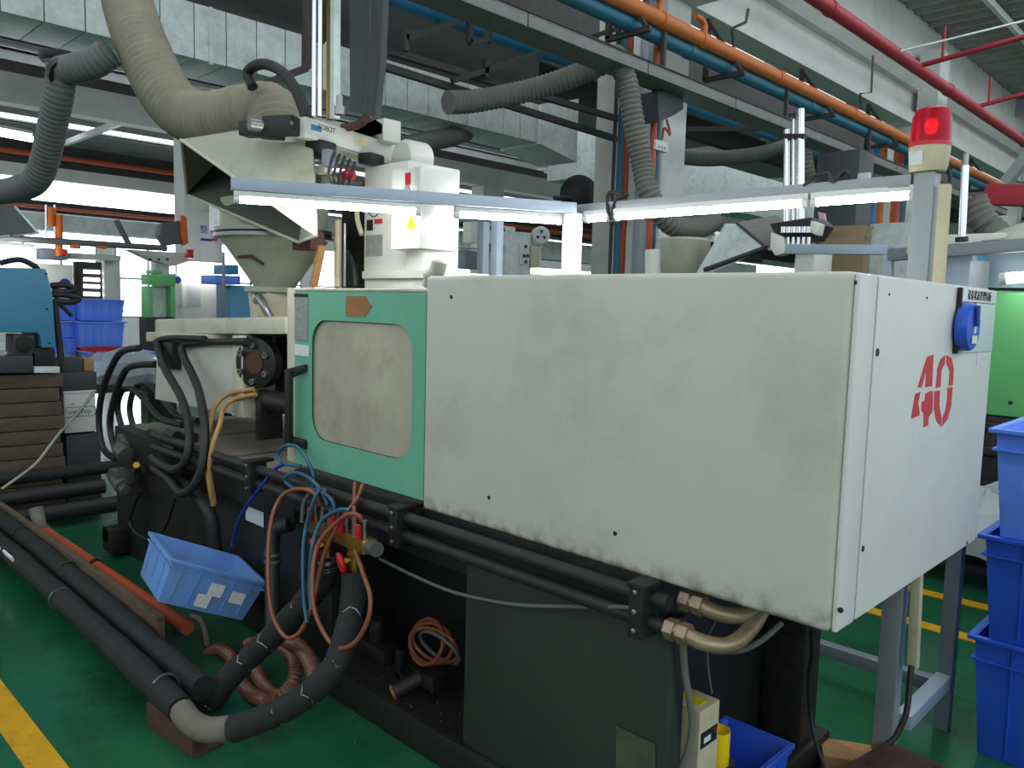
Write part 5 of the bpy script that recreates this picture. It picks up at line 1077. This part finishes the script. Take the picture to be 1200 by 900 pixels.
rr2(552, 255, 562, 285, 'robot_white', 'upright'); rr2(571, 262, 602, 345, 'robot_white', 'body', -7.6, .3); rr2(540, 288, 562, 292, 'robot_white', 'arm', -7.3); rr2(546, 293, 560, 316, 'stand_grey', 'tool', -7.35); rr2(575, 285, 590, 296, 'black', 'gripper', -7.35); rr2(586, 298, 592, 306, 'ink_blue', 'blue_mark', -7.55, .2)
MB().tube(spl([at(572, 270, x=-7.4), at(580, 263, x=-7.4), at(589, 266, x=-7.4), at(590, 276, x=-7.4), at(584, 280, x=-7.4)], 6), .02).build('hose_loop', 'rubber', r2)
# low roof band and red pipe far behind
zz = at(500, 253, x=-12); one('red_pipe', MB().tube([(-12, 6, zz.z), (-12, 22, zz.z)], .06), 'red_orange_pipe', 'orange red pipe behind the lamp frame corner', 'pipe')
one('dark_girder', MB().box(-12.6, -12.3, 6, 24, at(600, 272, x=-12.3).z, at(600, 258, x=-12.3).z), 'dark_beam', 'dark girder behind the dryer, middle background', 'beam')
one('pale_duct', MB().box(-12.9, -12.5, 6, 24, at(600, 300, x=-12.5).z, at(600, 276, x=-12.5).z - .02), 'galv', 'pale long box beam behind the dryer, middle background', 'duct')
one('wall_fan', MB().lathe([(.2, -.1), (.24, -.05), (.24, .05), (.1, .12)], at(678, 228, x=-6.6), 20, (.7, -.7, 0)).cyl(at(650, 232, x=-6.6), at(676, 232, x=-6.6), .03), 'black', 'black wall fan beside the round column', 'fan')
for k, px in enumerate((494, 671, 677)):
    q1 = at(px, 292, x=-8.5); q0 = V((q1.x, q1.y, 0)); one('air_cylinder', MB().cyl(q0, q0 + V((0, 0, 1.2)), .03).cyl(q0 + V((0, 0, 1.2)), q1, .045, n=14).cyl(q1, q1 + V((0, 0, .05)), .03), 'orange_cyl', ('orange air cylinder right of the picker robot base', 'orange air cylinder left of the white post, left one', 'orange air cylinder left of the white post, right one')[k], 'air cylinder')
gl = MB().tube(spl([at(500, 336, y=1.95), at(504, 325, y=1.95), at(512, 318, y=1.95), at(515, 305, y=1.95)], 5), [.02] * 5 + [.035] * 5 + [.03] * 5 + [.02])
one('work_glove', gl, 'hood_cream', 'dirty pale work glove stuck beside the picker robot base', 'glove')

# ================================================================ NEXT MACHINE (right background)
NY = 5.3
nm = thing('green_moulding_machine', (-2, 6, 0), 'green covered moulding machine beyond the aisle at the right edge', 'machine')
a, b = at(1164, 342, y=NY), at(1164, 487, y=NY)
MB().box(-1.6, 1.4, NY, NY + 1.1, b.z, a.z).build('cover', 'green_machine', nm, bevel=.02)
MB().box(-4.6, 1.3, NY + .05, NY + 1.05, 0, b.z - .001).build('bed', 'black', nm, bevel=.01)
for z in (.5, .7, .85): MB().box(-4.6, 1.3, NY, NY + .05, z, z + .05).build('bed_rail', 'dark_iron', nm, bevel=.005)
q = at(1184, 472, y=NY); MB().lathe([(.012, 0), (.012, .004)], q, 10, (0, -1, 0)).build('screw', 'black', nm)
MB().box(-4.6, -1.62, NY + .2, NY + .9, b.z, 1.45).build('injection_unit', 'dark_iron', nm, bevel=.01)
def n_(px0, py0, px1, py1, m, name, y, t, lab=None, cat=None, bev=.008, **k):
    a, b = at(px0, py0, y=y), at(px1, py1, y=y); mb = MB().box(a.x, b.x, y, y + t, min(a.z, b.z), max(a.z, b.z))
    return one(name, mb, m, lab, cat, bevel=bev, **k) if lab else mb
bag = MB().lathe([(.2, 0), (.26, .1), (.22, .22), (.08, .3)], at(1150, 640, z=.35), 12)
for v in bag.v: v += V((random.uniform(-.04, .04), random.uniform(-.04, .04), random.uniform(-.03, .03)))
one('plastic_bag', bag, 'clear_film', 'crumpled clear plastic bag behind the blue crate stack', 'bag', smooth=25)
one('low_trolley', MB().box(-1.8, .3, 4.85, 5.25, .30, .34).box(-1.75, -1.7, 4.9, 4.95, 0, .3).box(.2, .25, 4.9, 4.95, 0, .3).box(-1.75, .25, 4.88, 4.92, .1, .14), 'black', 'low black trolley in front of the green machine', 'trolley')
# its hopper, hood, hose, robot
fh = thing('fume_hood', at(860, 300, y=5.6), 'grey sheet metal hood above the far hopper, right of the middle', 'hood')
A, B, C_, D = at(858, 262, y=5.3), at(898, 290, y=5.3), at(826, 316, y=5.9), at(812, 300, y=5.9)
MB().sheet((at(850, 262, y=5.5), at(864, 262, y=5.5), B, at(810, 330, y=5.5)), .01).build('front_panel', 'galv', fh); MB().sheet((at(864, 262, y=5.5), B, B + V((.1, .6, .05)), at(864, 262, y=5.5) + V((.05, .5, .1))), .01).build('side_panel', 'hose_grey', fh)
MB().cyl(B, at(826, 316, y=5.45), .018).cyl(B, at(864, 262, y=5.5), .012).build('rim_fold', 'dark_grey_box', fh)
q = at(800, 300, y=5.7); fho = thing('material_hopper', q, 'pale far hopper below the grey hood, right of the middle', 'hopper')
MB().lathe([(.08, -.35), (.22, -.12), (.22, .1), (.2, .12)], q + V((0, 0, .02)), 28).build('barrel', 'hood_cream', fho)
one('white_cylinder', MB().cyl(at(766, 330, y=5.5), at(766, 293, y=5.5), .07, n=18), 'robot_white', 'white cylinder with dark stains left of the far hopper', 'cylinder')
n_(864, 264, 900, 275, 'sticker_rust', 'yellow_beam', 6.6, .15, 'dull yellow beam end behind the far hood', 'beam')
r3 = thing('picker_robot', at(940, 320, y=5.4), 'far picker robot with tall chrome posts and a dark head', 'robot')
RY3 = 5.35
for px, t, r in ((922, 152, .022), (930, 140, .014), (938, 128, .028)): MB().cyl(at(px, 268, y=RY3), at(px, t, y=RY3), r, n=12).build('guide_rod', 'chrome', r3)
MB().bar(at(920, 160, y=RY3), at(944, 160, y=RY3), .06, .03).build('rod_clip', 'dark_iron', r3)
mb = MB().slab([at(x, y, y=RY3 - .05) for x, y in ((900, 262), (950, 254), (958, 262), (945, 280), (912, 282))], (0, .3, 0)); mb.build('head', 'dark_iron', r3, bevel=.02)
MB().slab([at(x, y, y=RY3 - .1) for x, y in ((903, 272), (918, 278), (922, 296), (908, 300), (902, 290))], (0, .1, 0)).build('head_plate', 'robot_white', r3, bevel=.01)
MB().slab([at(x, y, y=RY3 - .1) for x, y in ((950, 258), (960, 262), (957, 276), (948, 272))], (0, .1, 0)).build('head_plate', 'robot_white', r3, bevel=.01)
for k in range(6): a = at(918 + k * 6, 278, y=RY3 - .08); MB().cyl(a, a + V((0, 0, -.09)), .012).cyl(a + V((0, 0, .03)), a + V((0, 0, .07)), .02).build('fitting', 'chrome', r3)
MB().box(at(932, 290, y=RY3).x, at(955, 290, y=RY3).x, RY3, RY3 + .3, 1.4, at(940, 292, y=RY3).z).build('body', 'robot_white', r3, bevel=.01)
MB().slab([at(x, y, y=RY3 + .2) for x, y in ((958, 248), (966, 250), (968, 262), (962, 264))], (0, .02, 0)).build('red_tag', 'ink_pink', r3)
one('carton_pile', MB().obox(at(990, 290, y=6.2) - V((0, 0, .25)), (.32, .3, .8), R3(0, 0, .2)).obox(at(992, 275, y=6.2), (.34, .3, .02), R3(.1, .1, .3)).obox(at(996, 269, y=6.2), (.3, .25, .015), R3(.1, -.1, .5)), 'cardboard', 'brown cardboard carton with loose sheets behind the lamp rail', 'carton')
lr = thing('guard_rail', at(1000, 272, y=5.0), 'pale blue steel guard rail behind the white cabinet', 'rail')
MB().bar(at(922, 292, y=5.0), at(1042, 293, y=5.0), .06, .06).build('rail', 'sky_frame', lr, bevel=.004); MB().bar(at(1042, 299, y=5.0), at(1230, 285, y=5.0), .06, .07).build('rail', 'stand_grey', lr, bevel=.004); MB().bar(at(1041, 290, y=5.0), at(1041, 345, y=5.0), .05, .05, (0, 1, 0)).build('upright', 'sky_frame', lr)
# pipes and frames behind, left of the beacon
for k, (px, m, r) in enumerate(((1022, 'blue_pipe', .03), (1030, 'orange_paint', .035), (1048, 'red_orange_pipe', .05), (1054, 'teal_pipe', .05))):
    q = at(px, 260, x=-4.9); one('riser_pipe', MB().cyl((q.x, q.y, 0), (q.x, q.y, 4.3), r * 1.6, n=12), m, ('thin blue riser pipe left of the beacon post', 'thin orange riser pipe left of the beacon post', 'orange red riser pipe beside the second column', 'teal riser pipe beside the second column')[k], 'pipe')
n_(958, 180, 982, 560, 'dark_grey_box', 'dark_cabinet', 8.5, .4, 'dark grey upright cabinet behind the far robot', 'cabinet'); n_(1005, 203, 1018, 216, 'white_plastic', 'notice_sheet', 8.0, .05, 'small white panel above the glowing lamp rail', 'panel')
n_(1063, 279, 1080, 297, 'cream', 'cream_box', 4.9, .2, 'small cream box on the guard rail left of the beacon post', 'box')
one('screen_panel', MB().box(-3.4, -2.7, 9.0, 9.05, 0, 2.5), 'galv', 'pale partition panel behind the cartons', 'panel')
# right of the beacon post
rp_ = thing('air_cylinder', at(1127, 290, y=5.2), 'tall slim chrome air cylinder right of the beacon post', 'air cylinder')
MB().cyl(at(1127, 278, y=5.2), at(1131, 194, y=5.2), .022, n=12).build('barrel', 'chrome', rp_); MB().cyl(at(1131, 194, y=5.2), at(1132, 180, y=5.2), .016).build('rod', 'steel', rp_); MB().cyl(at(1127, 278, y=5.2), at(1127, 283, y=5.2), .035).build('end_fitting', 'black', rp_)
one('exhaust_hose', MB().ribbed(spl([at(1140, 235, y=7), at(1150, 255, y=7), at(1165, 272, y=7), at(1176, 285, y=6.8), at(1188, 290, y=6.6)], 8), .10, .05, .006, 18), 'hose_grey', 'grey ribbed hose descending right of the beacon', 'hose')
one('robot_beam', MB().bar(at(1108, 283, y=5.6), at(1180, 281, y=5.6), .08, .08), 'robot_white', 'white horizontal robot beam right of the beacon post', 'beam', bevel=.005)
tk = thing('material_tank', at(1180, 335, y=5.9), 'pale blue grey round tank with a dark conical lid at the right edge', 'tank')
q = at(1186, 330, y=5.9); MB().lathe([(.32, 0), (.32, .26), (.30, .27)], (q.x, q.y, q.z - .05), 32).build('body', 'sky_frame', tk)
MB().lathe([(.38, 0), (.40, .04), (.1, .17), (.06, .18)], (q.x + .1, q.y, q.z + .19), 32).build('lid', 'hood_cream', tk); MB().lathe([(.395, -.01), (.40, .05)], (q.x + .1, q.y, q.z + .185), 32).build('lid_band', 'black', tk)
q = at(1138, 313, y=5.5); one('pressure_regulator', MB().lathe([(.03, -.06), (.085, -.05), (.09, 0), (.05, .04)], q, 22, (0, -1, .2)), 'blue_machine', 'round grey blue regulator left of the tank', 'regulator')
one('chrome_valve', MB().cyl(at(1124, 350, y=5.4), at(1124, 300, y=5.4), .02).obox(at(1124, 300, y=5.4), (.07, .05, .03)).obox(at(1124, 312, y=5.4), (.05, .05, .04)), 'chrome', 'small chrome valve between the conduit and the regulator', 'valve')
lp = thing('hall_lamp', at(1190, 326, y=5.1), 'bright tube lamp above the green machine at the right edge', 'lamp'); MB().cyl(at(1180, 326, y=5.15), at(1240, 322, y=5.15), .03, n=12).build('tube', 'hall_lamp', lp); MB().cyl(at(1172, 327, y=5.15), at(1180, 326, y=5.15), .035).build('end_cap', 'white_plastic', lp)
one('red_crane_beam', MB().bar(at(1155, 228, y=9), at(1300, 232, y=9), .14, .2), 'red_paint', 'short red crane beam at the right edge', 'beam', bevel=.01)
one('grey_brace', MB().bar(at(1178, 215, y=12), at(1205, 182, y=12), .2, .12), 'grey_frame', 'grey steel roof brace at the right edge', 'brace')
n_(1105, 300, 1112, 640, 'sky_frame', 'pale_post', 5.1, .1, 'pale post behind the cream conduit', 'post')
